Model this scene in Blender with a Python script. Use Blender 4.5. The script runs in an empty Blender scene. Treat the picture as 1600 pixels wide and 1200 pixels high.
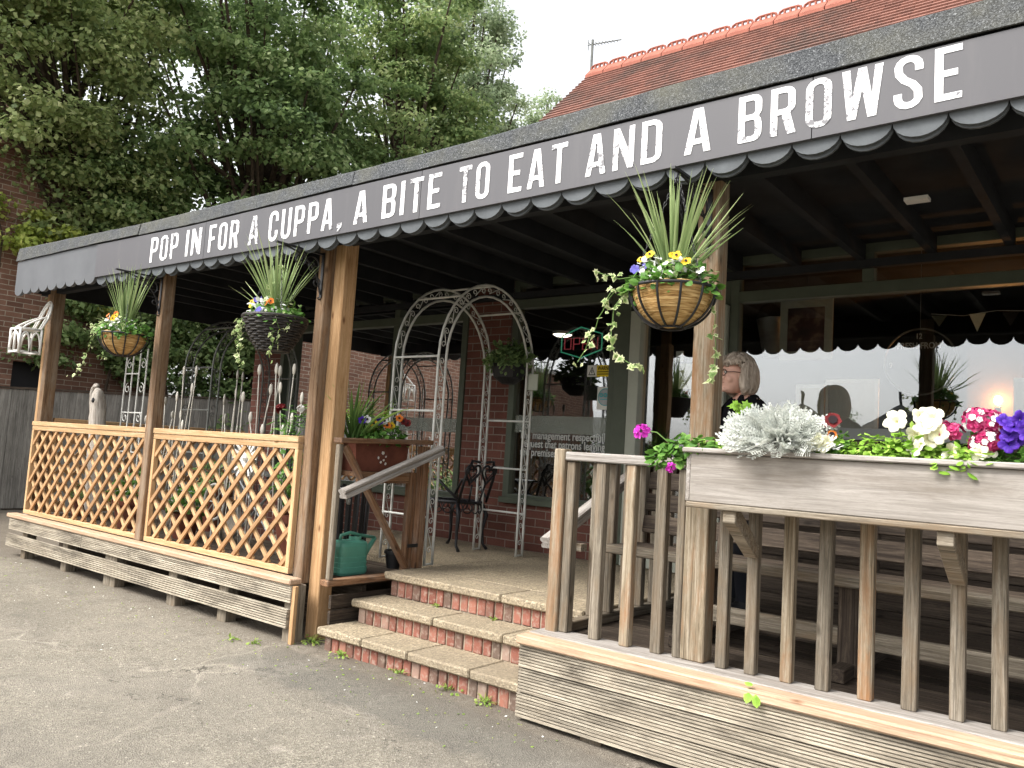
import bpy, bmesh, math, random
import numpy as np
from mathutils import Vector, Matrix, Euler, Quaternion
rng = np.random.default_rng(7); random.seed(7)
S = bpy.context.scene; COL = S.collection
R_ = math.radians
# ------------------------------------------------------------------ camera, world, sun
cam = bpy.data.cameras.new('camera'); camo = bpy.data.objects.new('camera', cam); COL.objects.link(camo)
cam.sensor_width = 36; cam.lens = 1262.37/1600*36; cam.clip_start = .05; cam.clip_end = 500
right = Vector((0.7849045728, 0.6164973457, 0.0620953642)); down = Vector((-0.0047416554, 0.1061893331, -0.9943346442)); fwd = Vector((-0.6195985218, 0.7801633743, 0.0862715543))
m = Matrix((right, -down, -fwd)).transposed().to_4x4(); m.translation = (4.4094, -3.5728, 1.32)
camo.matrix_world = m; S.camera = camo
W = bpy.data.worlds.new('World'); S.world = W; W.use_nodes = True
wn = W.node_tree.nodes; wl = W.node_tree.links; wn.clear()
wo = wn.new('ShaderNodeOutputWorld'); bg = wn.new('ShaderNodeBackground'); sky = wn.new('ShaderNodeTexSky'); hs = wn.new('ShaderNodeHueSaturation')
SUN_EL, SUN_AZ = R_(50), R_(208)
sky.sky_type = 'NISHITA'; sky.sun_disc = False; sky.sun_elevation = SUN_EL; sky.sun_rotation = SUN_AZ; sky.air_density = 1.2; sky.dust_density = 4
hs.inputs['Saturation'].default_value = .14
bg.inputs['Strength'].default_value = .15
wl.new(sky.outputs[0], hs.inputs['Color']); wl.new(hs.outputs[0], bg.inputs['Color']); wl.new(bg.outputs[0], wo.inputs['Surface'])
sl = bpy.data.lights.new('sun', 'SUN'); so = bpy.data.objects.new('sun', sl); COL.objects.link(so)
sl.energy = 1.5; sl.angle = R_(24); sl.color = (1, .955, .89)
sd = Vector((math.sin(SUN_AZ)*math.cos(SUN_EL), math.cos(SUN_AZ)*math.cos(SUN_EL), math.sin(SUN_EL)))
so.rotation_euler = sd.to_track_quat('Z', 'Y').to_euler()
S.view_settings.view_transform = 'Standard'; S.view_settings.look = 'None'; S.view_settings.gamma = 1
S.view_settings.exposure = 1.42
# ------------------------------------------------------------------ helpers
def hx(s):
    s = s.lstrip('#'); o = []
    for i in (0, 2, 4):
        c = int(s[i:i+2], 16)/255; o.append(c/12.92 if c <= .04045 else ((c+.055)/1.055)**2.4)
    return tuple(o)+(1.,)
class NT:
    def __init__(s, name):
        s.m = bpy.data.materials.new(name); s.m.use_nodes = True; s.n = s.m.node_tree.nodes; s.l = s.m.node_tree.links
        s.b = s.n['Principled BSDF']; s.out = s.n['Material Output']
    def __call__(s, t, **kw):
        nd = s.n.new(t)
        for k, v in kw.items(): setattr(nd, k, v)
        return nd
    def set(s, sock, v):
        if hasattr(v, 'is_linked') or hasattr(v, 'links'): s.l.new(v, sock)
        else: sock.default_value = v
    def noise(s, vec, scale, detail=4, rough=.55, dist=0):
        nd = s('ShaderNodeTexNoise'); s.l.new(vec, nd.inputs['Vector']); nd.inputs['Scale'].default_value = scale
        nd.inputs['Detail'].default_value = detail; nd.inputs['Roughness'].default_value = rough; nd.inputs['Distortion'].default_value = dist
        return nd.outputs[0]
    def voro(s, vec, scale, feat='F1', rand=1):
        nd = s('ShaderNodeTexVoronoi', feature=feat); s.l.new(vec, nd.inputs['Vector']); nd.inputs['Scale'].default_value = scale; nd.inputs['Randomness'].default_value = rand
        return nd
    def ramp(s, fac, stops, mode='LINEAR'):
        nd = s('ShaderNodeValToRGB'); nd.color_ramp.interpolation = mode; e = nd.color_ramp.elements
        while len(e) < len(stops): e.new(.5)
        for i, (p, c) in enumerate(stops):
            e[i].position = p; e[i].color = c if len(c) == 4 else tuple(c)+(1,)
        s.set(nd.inputs[0], fac); return nd.outputs[0]
    def mix(s, fac, a, b, mode='MIX'):
        nd = s('ShaderNodeMix', data_type='RGBA', blend_type=mode); s.set(nd.inputs[0], fac); s.set(nd.inputs[6], a); s.set(nd.inputs[7], b); return nd.outputs[2]
    def math(s, op, a, b=0, clamp=False):
        nd = s('ShaderNodeMath', operation=op, use_clamp=clamp); s.set(nd.inputs[0], a); s.set(nd.inputs[1], b); return nd.outputs[0]
    def mapr(s, v, a, b, c=0, d=1):
        nd = s('ShaderNodeMapRange'); s.set(nd.inputs[0], v); 
        for i, x in enumerate((a, b, c, d)): nd.inputs[i+1].default_value = x
        return nd.outputs[0]
    def attr(s, name): return s('ShaderNodeAttribute', attribute_name=name)
    def obj(s): return s('ShaderNodeTexCoord').outputs['Object']
    def mapping(s, vec, scale=(1, 1, 1), loc=(0, 0, 0)):
        nd = s('ShaderNodeMapping'); s.l.new(vec, nd.inputs['Vector']); nd.inputs['Scale'].default_value = scale; nd.inputs['Location'].default_value = loc; return nd.outputs[0]
    def bump(s, h, strength=.3, dist=.01):
        nd = s('ShaderNodeBump'); s.l.new(h, nd.inputs['Height']); nd.inputs['Strength'].default_value = strength; nd.inputs['Distance'].default_value = dist
        s.l.new(nd.outputs[0], s.b.inputs['Normal'])
    def fin(s, color=None, rough=.7, spec=.3, metal=0):
        if color is not None: s.set(s.b.inputs['Base Color'], color)
        s.set(s.b.inputs['Roughness'], rough); s.b.inputs['Specular IOR Level'].default_value = spec; s.b.inputs['Metallic'].default_value = metal
        return s.m
    def rndval(s, color, lo, hi):
        v = s.mapr(s.attr('rnd').outputs['Fac'], 0, 1, lo, hi)
        h = s('ShaderNodeHueSaturation'); s.set(h.inputs['Color'], color); s.l.new(v, h.inputs['Value']); return h.outputs[0]

def wood(name, dark, mid, light, blotch=None, bamt=.5, knots=None, var=(.8, 1.2), rough=.8, bump=.35, grain=1., crack=.55):
    t = NT(name); g = t.attr('gc').outputs['Vector']
    a = t.noise(t.mapping(g, (2.6, 62*grain, 62*grain)), 1, 9, .72, .9)
    fine = t.noise(t.mapping(g, (26, 190, 190)), 1, 4, .7)
    ck = t.noise(t.mapping(g, (1.1, 85*grain, 85*grain)), 1, 3, .5, .5)
    c = t.ramp(a, [(.34, hx(dark)), (.5, hx(mid)), (.66, hx(light))])
    c = t.mix(t.mapr(fine, .5, .68, 0, .45), c, hx(dark))
    c = t.mix(t.mapr(ck, .60, .645, 0, crack), c, tuple(x*.35 for x in hx(dark)[:3])+(1,))
    if blotch:
        b = t.noise(t.mapping(g, (1.9, 8, 8)), 1, 7, .7, .4)
        c = t.mix(t.mapr(b, .47, .66, 0, bamt), c, hx(blotch))
    if knots:
        v = t.voro(t.mapping(g, (3.6, 9, 9)), 1)
        c = t.mix(t.mapr(v.outputs['Distance'], .035, .13, .9, 0), c, hx(knots))
    c = t.rndval(c, *var)
    t.bump(t.mix(.4, a, fine), bump, .004)
    return t.fin(c, rough, .2)
def plain(name, col, rough=.6, spec=.3, metal=0, nscale=0, namt=.25, bump=0, var=None):
    t = NT(name); c = hx(col)
    if nscale:
        n = t.noise(t.obj(), nscale, 5, .6)
        d = tuple(x*(1-namt*1.6) for x in c[:3])+(1,); l = tuple(min(1, x*(1+namt)) for x in c[:3])+(1,)
        c = t.ramp(n, [(.3, d), (.7, l)])
        if bump: t.bump(n, bump, .006)
    if var: c = t.rndval(c, *var)
    return t.fin(c, rough, spec, metal)
def leafmat(name, stops, trans=.3, rough=.55, spec=.25):
    t = NT(name); c = t.ramp(t.attr('rnd').outputs['Fac'], [(p, hx(h)) for p, h in stops])
    t.fin(c, rough, spec)
    tr = t('ShaderNodeBsdfTranslucent'); t.l.new(c, tr.inputs['Color'])
    mx = t('ShaderNodeMixShader'); mx.inputs[0].default_value = trans
    t.l.new(t.b.outputs[0], mx.inputs[1]); t.l.new(tr.outputs[0], mx.inputs[2]); t.l.new(mx.outputs[0], t.out.inputs['Surface'])
    return t.m
def emis(name, col, st):
    t = NT(name); t.fin(hx(col), .5); t.b.inputs['Emission Color'].default_value = hx(col); t.b.inputs['Emission Strength'].default_value = st; return t.m

def origin(o):
    v = Vector((0, 0, 0))
    while o is not None: v += o.location; o = o.parent
    return v
class MB:
    def __init__(s): s.v = []; s.f = []; s.g = []; s.r = []; s.mi = []; s.pid = []; s.cur = 0; s.npid = 0
    def add(s, vs, fs, gc=None, rnd=None, mi=0):
        b = len(s.v); off = random.random()*40; rn = random.random() if rnd is None else rnd
        s.v += [tuple(v) for v in vs]; s.f += [tuple(b+i for i in f) for f in fs]
        s.g += [tuple(v) for v in gc] if gc is not None else [(v[0]+off, v[1]+off, v[2]+off) for v in vs]
        s.r += list(rn) if hasattr(rn, '__len__') else [rn]*len(vs)
        s.mi += [mi]*len(fs); s.pid += [s.cur]*len(fs); return s
    def newpart(s): s.npid += 1; s.cur = s.npid
    def part(s, k):
        q = MB(); idx = {}
        for f, m_, p in zip(s.f, s.mi, s.pid):
            if p != k: continue
            for i in f:
                if i not in idx: idx[i] = len(q.v); q.v.append(s.v[i]); q.g.append(s.g[i]); q.r.append(s.r[i])
            q.f.append(tuple(idx[i] for i in f)); q.mi.append(m_); q.pid.append(0)
        return q
    def beam(s, p0, p1, w, h, up=(0, 0, 1), rnd=None, mi=0, tw=0):
        p0 = Vector(p0); p1 = Vector(p1); d = p1-p0; L = d.length; d.normalize()
        u = Vector(up); x = d.cross(u)
        if x.length < 1e-4: x = d.cross(Vector((1, 0, 0)))
        x.normalize(); z = x.cross(d)
        vs = []; gc = []; o = random.random()*50; o2 = random.random()*9
        for t in (0, L):
            for a, b in ((-1, -1), (1, -1), (1, 1), (-1, 1)):
                vs.append(p0+d*t+x*(a*w/2)+z*(b*h/2)); gc.append((o+t, o2+a*w/2, o2*2+b*h/2))
        return s.add(vs, [(0, 1, 2, 3)[::-1], (4, 5, 6, 7), (0, 4, 5, 1)[::-1], (1, 5, 6, 2)[::-1], (2, 6, 7, 3)[::-1], (3, 7, 4, 0)[::-1]][:0] + [(3, 2, 1, 0), (4, 5, 6, 7), (0, 1, 5, 4), (1, 2, 6, 5), (2, 3, 7, 6), (3, 0, 4, 7)], gc, rnd, mi)
    def box(s, x0, x1, y0, y1, z0, z1, rnd=None, mi=0):
        dx, dy, dz = x1-x0, y1-y0, z1-z0; cx, cy, cz = (x0+x1)/2, (y0+y1)/2, (z0+z1)/2
        if dx >= dy and dx >= dz: return s.beam((x0, cy, cz), (x1, cy, cz), dy, dz, (0, 0, 1), rnd, mi)
        if dy >= dz: return s.beam((cx, y0, cz), (cx, y1, cz), dx, dz, (0, 0, 1), rnd, mi)
        return s.beam((cx, cy, z0), (cx, cy, z1), dx, dy, (0, 1, 0), rnd, mi)
    def tube(s, pts, r, n=6, closed=False, rnd=None, mi=0):
        pts = [Vector(p) for p in pts]; N = len(pts); rs = r if hasattr(r, '__len__') else [r]*N
        vs = []; gc = []; o = random.random()*30; L = 0; prev = None
        for i, p in enumerate(pts):
            if closed: t = pts[(i+1) % N]-pts[i-1]
            else: t = pts[min(i+1, N-1)]-pts[max(i-1, 0)]
            t.normalize()
            if prev is None:
                a = t.cross(Vector((0, 0, 1)))
                if a.length < .1: a = t.cross(Vector((1, 0, 0)))
            else: a = prev-t*prev.dot(t)
            a.normalize(); prev = a; b = t.cross(a)
            if i: L += (p-pts[i-1]).length
            for k in range(n):
                q = 2*math.pi*k/n; vs.append(p+(a*math.cos(q)+b*math.sin(q))*rs[i]); gc.append((o+L, math.cos(q)*rs[i], math.sin(q)*rs[i]))
        fs = []
        for i in range(N if closed else N-1):
            j = (i+1) % N
            for k in range(n): fs.append((i*n+k, i*n+(k+1) % n, j*n+(k+1) % n, j*n+k))
        if not closed: fs += [tuple(range(n))[::-1], tuple((N-1)*n+k for k in range(n))]
        return s.add(vs, fs, gc, rnd, mi)
    def lathe(s, prof, n=20, c=(0, 0, 0), rnd=None, mi=0, sx=1, sy=1):
        vs = []; fs = []
        for r, z in prof:
            for k in range(n):
                q = 2*math.pi*k/n; vs.append((c[0]+r*sx*math.cos(q), c[1]+r*sy*math.sin(q), c[2]+z))
        for i in range(len(prof)-1):
            for k in range(n): fs.append((i*n+k, i*n+(k+1) % n, (i+1)*n+(k+1) % n, (i+1)*n+k))
        if prof[0][0] > 1e-4: fs.append(tuple(range(n))[::-1])
        if prof[-1][0] > 1e-4: fs.append(tuple((len(prof)-1)*n+k for k in range(n)))
        return s.add(vs, fs, None, rnd, mi)
    def prism(s, poly, o, u, v, d, rnd=None, mi=0):
        o = Vector(o); u = Vector(u); v = Vector(v); d = Vector(d); n = len(poly)
        a = [o+u*p[0]+v*p[1] for p in poly]; b = [p+d for p in a]; q = random.random()*40; L = d.length
        gc = [(q, p[0], p[1]) for p in poly]+[(q+L, p[0], p[1]) for p in poly]
        return s.add(a+b, [tuple(range(n))[::-1], tuple(range(n, 2*n))]+[(i, (i+1) % n, n+(i+1) % n, n+i) for i in range(n)], gc, rnd, mi)
    def ball(s, c, r, n=8, rnd=None, mi=0, sc=(1, 1, 1)):
        vs = [(c[0], c[1], c[2]-r*sc[2])]; fs = []; m_ = max(3, n//2)
        for i in range(1, m_):
            a = -math.pi/2+math.pi*i/m_
            for k in range(n):
                q = 2*math.pi*k/n; vs.append((c[0]+r*sc[0]*math.cos(a)*math.cos(q), c[1]+r*sc[1]*math.cos(a)*math.sin(q), c[2]+r*sc[2]*math.sin(a)))
        vs.append((c[0], c[1], c[2]+r*sc[2])); e = len(vs)-1
        for k in range(n):
            fs.append((0, 1+(k+1) % n, 1+k)); fs.append((e, e-n+k, e-n+(k+1) % n))
        for i in range(m_-2):
            for k in range(n): fs.append((1+i*n+k, 1+i*n+(k+1) % n, 1+(i+1)*n+(k+1) % n, 1+(i+1)*n+k))
        return s.add(vs, fs, None, rnd, mi)
    def build(s, name, mat, parent=None, smooth=False, bevel=0, fix=False):
        off = origin(parent) if parent is not None else Vector((0, 0, 0))
        me = bpy.data.meshes.new(name); me.from_pydata([(v[0]-off.x, v[1]-off.y, v[2]-off.z) for v in s.v], [], s.f)
        ga = me.attributes.new('gc', 'FLOAT_VECTOR', 'POINT'); ga.data.foreach_set('vector', np.array(s.g, dtype=np.float32).ravel())
        ra = me.attributes.new('rnd', 'FLOAT', 'POINT'); ra.data.foreach_set('value', np.array(s.r, dtype=np.float32))
        for mm in (mat if isinstance(mat, (list, tuple)) else [mat]): me.materials.append(mm)
        me.polygons.foreach_set('material_index', np.array(s.mi, dtype=np.int32))
        if smooth: me.polygons.foreach_set('use_smooth', np.ones(len(s.f), dtype=bool))
        if fix:
            bm = bmesh.new(); bm.from_mesh(me); bmesh.ops.recalc_face_normals(bm, faces=bm.faces); bm.to_mesh(me); bm.free()
        me.update()
        o = bpy.data.objects.new(name, me); COL.objects.link(o)
        if parent is not None: o.parent = parent
        if bevel:
            b = o.modifiers.new('bevel', 'BEVEL'); b.width = bevel; b.segments = 1; b.limit_method = 'ANGLE'; b.angle_limit = R_(40)
        return o
def tag(o, label=None, cat=None, group=None, kind=None):
    if label: o['label'] = label
    if cat: o['category'] = cat
    if group: o['group'] = group
    if kind: o['kind'] = kind
    return o
def thing(name, label, cat, loc=(0, 0, 0), group=None):
    o = bpy.data.objects.new(name, None); COL.objects.link(o); o.location = loc; o.empty_display_size = .1
    return tag(o, label, cat, group)
def copy_tree(o, parent=None):
    c = o.copy(); COL.objects.link(c)
    if parent is not None: c.parent = parent
    for ch in list(o.children): copy_tree(ch, c)
    return c
def place_text(body, size, o, u, v, xs=1, ext=.001, mat=None, name='lettering', parent=None, bold=0, align='LEFT', space=1):
    cu = bpy.data.curves.new('t', 'FONT'); cu.body = body; cu.size = size; cu.extrude = ext; cu.offset = bold; cu.align_x = align; cu.space_character = space
    t = bpy.data.objects.new('t', cu); COL.objects.link(t); dg = bpy.context.evaluated_depsgraph_get()
    me = bpy.data.meshes.new_from_object(t.evaluated_get(dg)); bpy.data.objects.remove(t); bpy.data.curves.remove(cu)
    u = Vector(u).normalized(); v = Vector(v).normalized(); w = u.cross(v); off = origin(parent) if parent is not None else Vector((0, 0, 0))
    M = Matrix((u*xs, v, w)).transposed().to_4x4(); M.translation = Vector(o)-off; me.transform(M); me.materials.clear(); me.materials.append(mat); me.name = name
    ob = bpy.data.objects.new(name, me); COL.objects.link(ob)
    if parent is not None: ob.parent = parent
    return ob
def lerp_tab(x, xs, zs): return float(np.interp(x, xs, zs))
def arc(cx, cy, r, a0, a1, n): return [(cx+r*math.cos(R_(a0+(a1-a0)*i/n)), cy+r*math.sin(R_(a0+(a1-a0)*i/n))) for i in range(n+1)]
# fast leaf clouds -------------------------------------------------
LEAF = np.array([(0, 0, 0), (.36, .45, .06), (0, 1, 0), (-.36, .45, .06)], dtype=np.float32)
def leaves_mesh(name, pos, nrm, size, rnd, mat, parent=None, shape=LEAF, roll=None, upb=None):
    """pos,nrm (N,3); size (N,), one folded polygon per leaf"""
    N = len(pos); k = len(shape)
    nrm = nrm/np.linalg.norm(nrm, axis=1, keepdims=True)
    if upb is None:
        r = rng.normal(size=(N, 3))
    else: r = upb
    y = r-(r*nrm).sum(1, keepdims=True)*nrm; y /= np.linalg.norm(y, axis=1, keepdims=True)+1e-9
    x = np.cross(y, nrm)
    P = pos[:, None, :]+size[:, None, None]*(shape[None, :, 0:1]*x[:, None, :]+shape[None, :, 1:2]*y[:, None, :]+shape[None, :, 2:3]*nrm[:, None, :])
    P = P.reshape(-1, 3)
    if parent is not None: P = P-np.array(origin(parent))
    me = bpy.data.meshes.new(name); me.vertices.add(N*k); me.vertices.foreach_set('co', P.astype(np.float32).ravel())
    me.loops.add(N*k); me.loops.foreach_set('vertex_index', np.arange(N*k, dtype=np.int32))
    me.polygons.add(N); me.polygons.foreach_set('loop_start', np.arange(0, N*k, k, dtype=np.int32))
    try: me.polygons.foreach_set('loop_total', np.full(N, k, dtype=np.int32))
    except Exception: pass
    ra = me.attributes.new('rnd', 'FLOAT', 'POINT'); ra.data.foreach_set('value', np.repeat(rnd, k).astype(np.float32))
    me.materials.append(mat); me.update(calc_edges=True); me.validate()
    o = bpy.data.objects.new(name, me); COL.objects.link(o)
    if parent is not None: o.parent = parent
    return o
def cloud(c, rad, n, size, up=.5, lo=.0, hi=1., shell=.6, sv=.35):
    """returns pos,nrm,size,rnd for a leafy ellipsoid"""
    d = rng.normal(size=(n, 3)); d /= np.linalg.norm(d, axis=1, keepdims=True)
    rr = shell+(1-shell)*rng.random((n, 1)); rr = np.where(rng.random((n, 1)) < .25, rng.random((n, 1)), rr)
    pos = np.array(c)+d*rr*np.array(rad)
    nrm = d*.6+rng.normal(size=(n, 3))*.55+np.array((0, 0, up))
    return pos, nrm, size*(1-sv+2*sv*rng.random(n)), lo+(hi-lo)*rng.random(n)
def cat(parts): return [np.concatenate([p[i] for p in parts]) for i in range(4)]
# ------------------------------------------------------------------ materials
M = {}
M['wood_new'] = wood('new softwood', '#8c6b4a', '#ae8b65', '#c2a27d', blotch='#99754f', bamt=.35, knots='#5c3a20', var=(.9, 1.08), bump=.2, crack=.3)
M['wood_lattice'] = wood('lattice softwood', '#a3805a', '#c2a078', '#d2b692', blotch='#b0875f', bamt=.4, knots='#7b5230', var=(.82, 1.12), bump=.2, crack=.2)
M['wood_rail'] = wood('kerb rail softwood', '#93785f', '#b3987f', '#c4ad96', blotch='#957c68', bamt=.5, knots='#6a4a33', var=(.92, 1.08), crack=.3)
M['wood_brown'] = wood('brown stained post', '#5a4432', '#7a614a', '#967e64', blotch='#9a8f80', bamt=.5, knots='#3f2c1e', var=(.85, 1.1))
M['wood_worn'] = wood('worn post with orange stain', '#645847', '#8b7e6a', '#a99f8e', blotch='#8a6240', bamt=.8, knots='#46392c', var=(.9, 1.12), bump=.5)
M['wood_grey'] = wood('weathered grey timber', '#544d43', '#7b7264', '#9b9284', blotch='#7d6850', bamt=.55, knots='#3d362d', var=(.72, 1.2), bump=.55)
M['wood_plank'] = wood('silvered plank', '#746d66', '#96908a', '#aeaaa4', blotch='#7a7168', bamt=.55, var=(.94, 1.06), bump=.4, crack=.35)
M['wood_deck'] = wood('decking board', '#7b7264', '#a89e8d', '#c6bdab', blotch='#443e37', bamt=.7, var=(.85, 1.12), bump=.5)
M['wood_dark'] = wood('dark old timber', '#2e2722', '#4d433a', '#6b5f52', blotch='#332c26', bamt=.5, knots='#1f1a16', var=(.8, 1.2), bump=.5)
M['wood_gate'] = wood('brown gate timber', '#50392a', '#75553d', '#94755a', blotch='#8a8278', bamt=.5, knots='#35241a', var=(.8, 1.15), bump=.45)
M['wood_fence'] = wood('grey fence board', '#66635d', '#85827b', '#9e9b94', blotch='#575550', bamt=.5, knots='#3a3732', var=(.75, 1.15), bump=.4)
M['wood_slat'] = wood('lattice front slats', '#8c6744', '#a98560', '#bf9d78', blotch='#946e4b', bamt=.4, knots='#6b4324', var=(.85, 1.12), bump=.2, crack=.2)
M['wood_planter'] = wood('planter face board', '#7c766f', '#908a83', '#a09a93', blotch='#6d645a', bamt=.6, var=(.96, 1.05), bump=.25, crack=.25)
M['drift'] = wood('driftwood', '#8a8176', '#b5ada3', '#d6d0c8', blotch='#6d655b', bamt=.5, var=(.95, 1.05), bump=.7)
M['bark'] = plain('bark', '#4a4036', .9, .1, 0, 14, .3, .6)
def brickmat(name, c1, c2, mort, sc=1., soot=.0):
    t = NT(name); o = t.obj(); sp = t('ShaderNodeSeparateXYZ'); t.l.new(o, sp.inputs[0])
    u = t.math('ADD', sp.outputs[0], sp.outputs[1]); cb = t('ShaderNodeCombineXYZ'); t.l.new(u, cb.inputs[0]); t.l.new(sp.outputs[2], cb.inputs[1])
    wob = t.noise(o, 6, 2); 
    va = t('ShaderNodeVectorMath', operation='ADD'); t.l.new(cb.outputs[0], va.inputs[0])
    sc_ = t('ShaderNodeVectorMath', operation='SCALE'); wv = t('ShaderNodeTexNoise'); t.l.new(o, wv.inputs['Vector']); wv.inputs['Scale'].default_value = 9
    t.l.new(wv.outputs['Color'], sc_.inputs[0]); sc_.inputs['Scale'].default_value = .008; t.l.new(sc_.outputs[0], va.inputs[1])
    b = t('ShaderNodeTexBrick'); t.l.new(va.outputs[0], b.inputs['Vector'])
    b.inputs['Color1'].default_value = hx(c1); b.inputs['Color2'].default_value = hx(c2); b.inputs['Mortar'].default_value = hx(mort)
    b.inputs['Scale'].default_value = 1; b.inputs['Brick Width'].default_value = .225*sc; b.inputs['Row Height'].default_value = .075*sc; b.inputs['Mortar Size'].default_value = .0055*sc
    b.inputs['Mortar Smooth'].default_value = .3; b.inputs['Bias'].default_value = 0
    n = t.noise(o, 3, 5, .65); n2 = t.noise(o, 60, 4, .7)
    c = t.mix(.55, b.outputs['Color'], t.ramp(n, [(.3, (.35, .33, .32)), (.7, (1, 1, 1))]), 'MULTIPLY')
    c = t.mix(.35, c, t.ramp(n2, [(.3, (.4, .4, .4)), (.7, (1, 1, 1))]), 'MULTIPLY')
    h = t.math('SUBTRACT', n2, t.math('MULTIPLY', b.outputs['Fac'], 1.5))
    t.bump(h, .5, .006); return t.fin(c, .85, .15)
M['brick'] = brickmat('red brick', '#7e5348', '#68443b', '#8c8177')
M['brick_old'] = brickmat('old brown brick', '#94705e', '#7a5a4c', '#b8ac9a', 1.12)
t = NT('step brick'); n = t.noise(t.obj(), 35, 5, .7); n1 = t.noise(t.obj(), 5, 3)
c = t.ramp(t.attr('rnd').outputs['Fac'], [(0, hx('#65584e')), (.25, hx('#7f5145')), (.6, hx('#8e5d50')), (.85, hx('#9a6959')), (1, hx('#938275'))])
c = t.mix(t.mapr(n, .5, .66, 0, .6), c, hx('#a89b8d')); c = t.mix(t.mapr(n1, .5, .7, 0, .45), c, hx('#5c5048')); t.bump(n, .5, .006); M['step_brick'] = t.fin(c, .9, .1)
M['mortar'] = plain('mortar', '#a89c8a', .95, .1, 0, 30, .3, .5)
t = NT('aggregate concrete'); o = t.obj(); v = t.voro(o, 110); n = t.noise(o, 2.2, 5, .6); n3 = t.noise(o, 160, 3, .7)
c = t.ramp(v.outputs['Color'], [(.0, hx('#63594a')), (.35, hx('#8c806c')), (.7, hx('#a3957d')), (1, hx('#c2b7a0'))])
c = t.mix(t.mapr(n, .38, .66, 0, .6), c, hx('#7a6f60')); c = t.mix(t.mapr(n3, .58, .7, 0, .6), c, hx('#4b4439'))
t.bump(v.outputs['Distance'], .6, .004); M['concrete'] = t.fin(c, .92, .1)
t = NT('asphalt'); o = t.obj(); v = t.voro(o, 130); v2 = t.voro(o, 48); n = t.noise(o, .55, 6, .65, .6); n2 = t.noise(o, 5, 6, .7); n3 = t.noise(o, 260, 3, .7)
c = t.ramp(v.outputs['Color'], [(0, hx('#57534b')), (.4, hx('#7f796d')), (.75, hx('#969082')), (1, hx('#b5ae9f'))])
c = t.mix(t.mapr(n, .35, .65, 0, .55), c, hx('#8a847a')); c = t.mix(t.mapr(n2, .5, .72, 0, .5), c, hx('#5f5a54'))
c = t.mix(t.mapr(v2.outputs['Distance'], .05, .17, .75, 0), c, hx('#b9b3a6'))
c = t.mix(t.mapr(n3, .35, .5, .5, 0), c, hx('#3f3b37'))
sq = t('ShaderNodeSeparateXYZ'); t.l.new(o, sq.inputs[0]); SPX, SPY = sq.outputs[0], sq.outputs[1]
v3 = t.voro(o, 26); sv = t('ShaderNodeSeparateColor'); t.l.new(v3.outputs['Color'], sv.inputs[0])
c = t.mix(t.math('MULTIPLY', t.mapr(v3.outputs['Distance'], .10, .2, 1, 0), t.mapr(sv.outputs[0], .66, .7, 0, .75)), c, hx('#c6bfb0'))
c = t.mix(t.math('MULTIPLY', t.mapr(v3.outputs['Distance'], .12, .24, 1, 0), t.mapr(sv.outputs[1], .74, .78, 0, .55)), c, hx('#4f4a43'))
cr = t.noise(o, .8, 4, .55, .3); crk = t.math('ABSOLUTE', t.math('SUBTRACT', cr, .5))
c = t.mix(t.math('MULTIPLY', t.mapr(crk, .0, .007, .4, 0), t.mapr(t.noise(o, 1.1, 3), .52, .6, 0, 1)), c, hx('#b5ada1'))
ev = t('ShaderNodeVectorMath', operation='ADD'); en = t('ShaderNodeTexNoise'); t.l.new(o, en.inputs['Vector']); en.inputs['Scale'].default_value = 1.3; en.inputs['Detail'].default_value = 5; t.l.new(en.outputs['Color'], ev.inputs[0]); t.l.new(o, ev.inputs[1])
ve = t.voro(ev.outputs[0], .42, 'DISTANCE_TO_EDGE')
c = t.mix(t.math('MULTIPLY', t.mapr(ve.outputs['Distance'], .0, .010, .32, 0), t.mapr(t.noise(o, .7, 3), .42, .55, 0, 1)), c, hx('#bdb5a6'))
c = t.mix(t.mapr(t.noise(t.mapping(o, (1, 1, 1), (3, 9, 0)), .35, 4, .6, .4), .52, .62, 0, .35), c, hx('#5d5953'))
cr2 = t.noise(t.mapping(o, (1, 1, 1), (7, 3, 0)), 1.3, 5, .6, .5); crk2 = t.math('ABSOLUTE', t.math('SUBTRACT', cr2, .47))
c = t.mix(t.math('MULTIPLY', t.mapr(crk2, 0, .0035, .8, 0), t.mapr(t.noise(o, .5, 2), .5, .58, 0, 1)), c, hx('#3a3632'))
pm = t.math('MULTIPLY', t.math('MULTIPLY', t.mapr(t.math('ADD', SPY, t.math('MULTIPLY', n2, .25)), -.15, -.12, 1, 0), t.mapr(t.math('ADD', SPY, t.math('MULTIPLY', n2, .25)), -.62, -.56, 0, 1)), t.mapr(t.math('ADD', SPX, t.math('MULTIPLY', n, .3)), .1, .3, 0, .38))
c = t.mix(pm, c, hx('#5b5a56'))
# darker damp band of dirt beside the decking
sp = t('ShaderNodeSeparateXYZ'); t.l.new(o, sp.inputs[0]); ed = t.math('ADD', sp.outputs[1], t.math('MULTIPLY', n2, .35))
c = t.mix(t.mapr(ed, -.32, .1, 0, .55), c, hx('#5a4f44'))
t.bump(t.math('ADD', v.outputs['Distance'], t.math('MULTIPLY', n3, .6)), .7, .006); M['asphalt'] = t.fin(c, .9, .15)
t = NT('mineral felt'); o = t.obj(); v = t.voro(o, 210); n = t.noise(o, 2.5, 5, .65); n2 = t.noise(o, 90, 3, .7)
c = t.ramp(v.outputs['Color'], [(0, hx('#2b2d2f')), (.5, hx('#4a4c4e')), (.85, hx('#66686a')), (1, hx('#949698'))])
c = t.mix(t.mapr(n, .42, .68, 0, .4), c, hx('#6f6d5c')); c = t.mix(t.mapr(n2, .55, .7, 0, .45), c, hx('#3b3d40'))
t.bump(v.outputs['Distance'], .6, .004); M['felt'] = t.fin(c, .95, .1)
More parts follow.
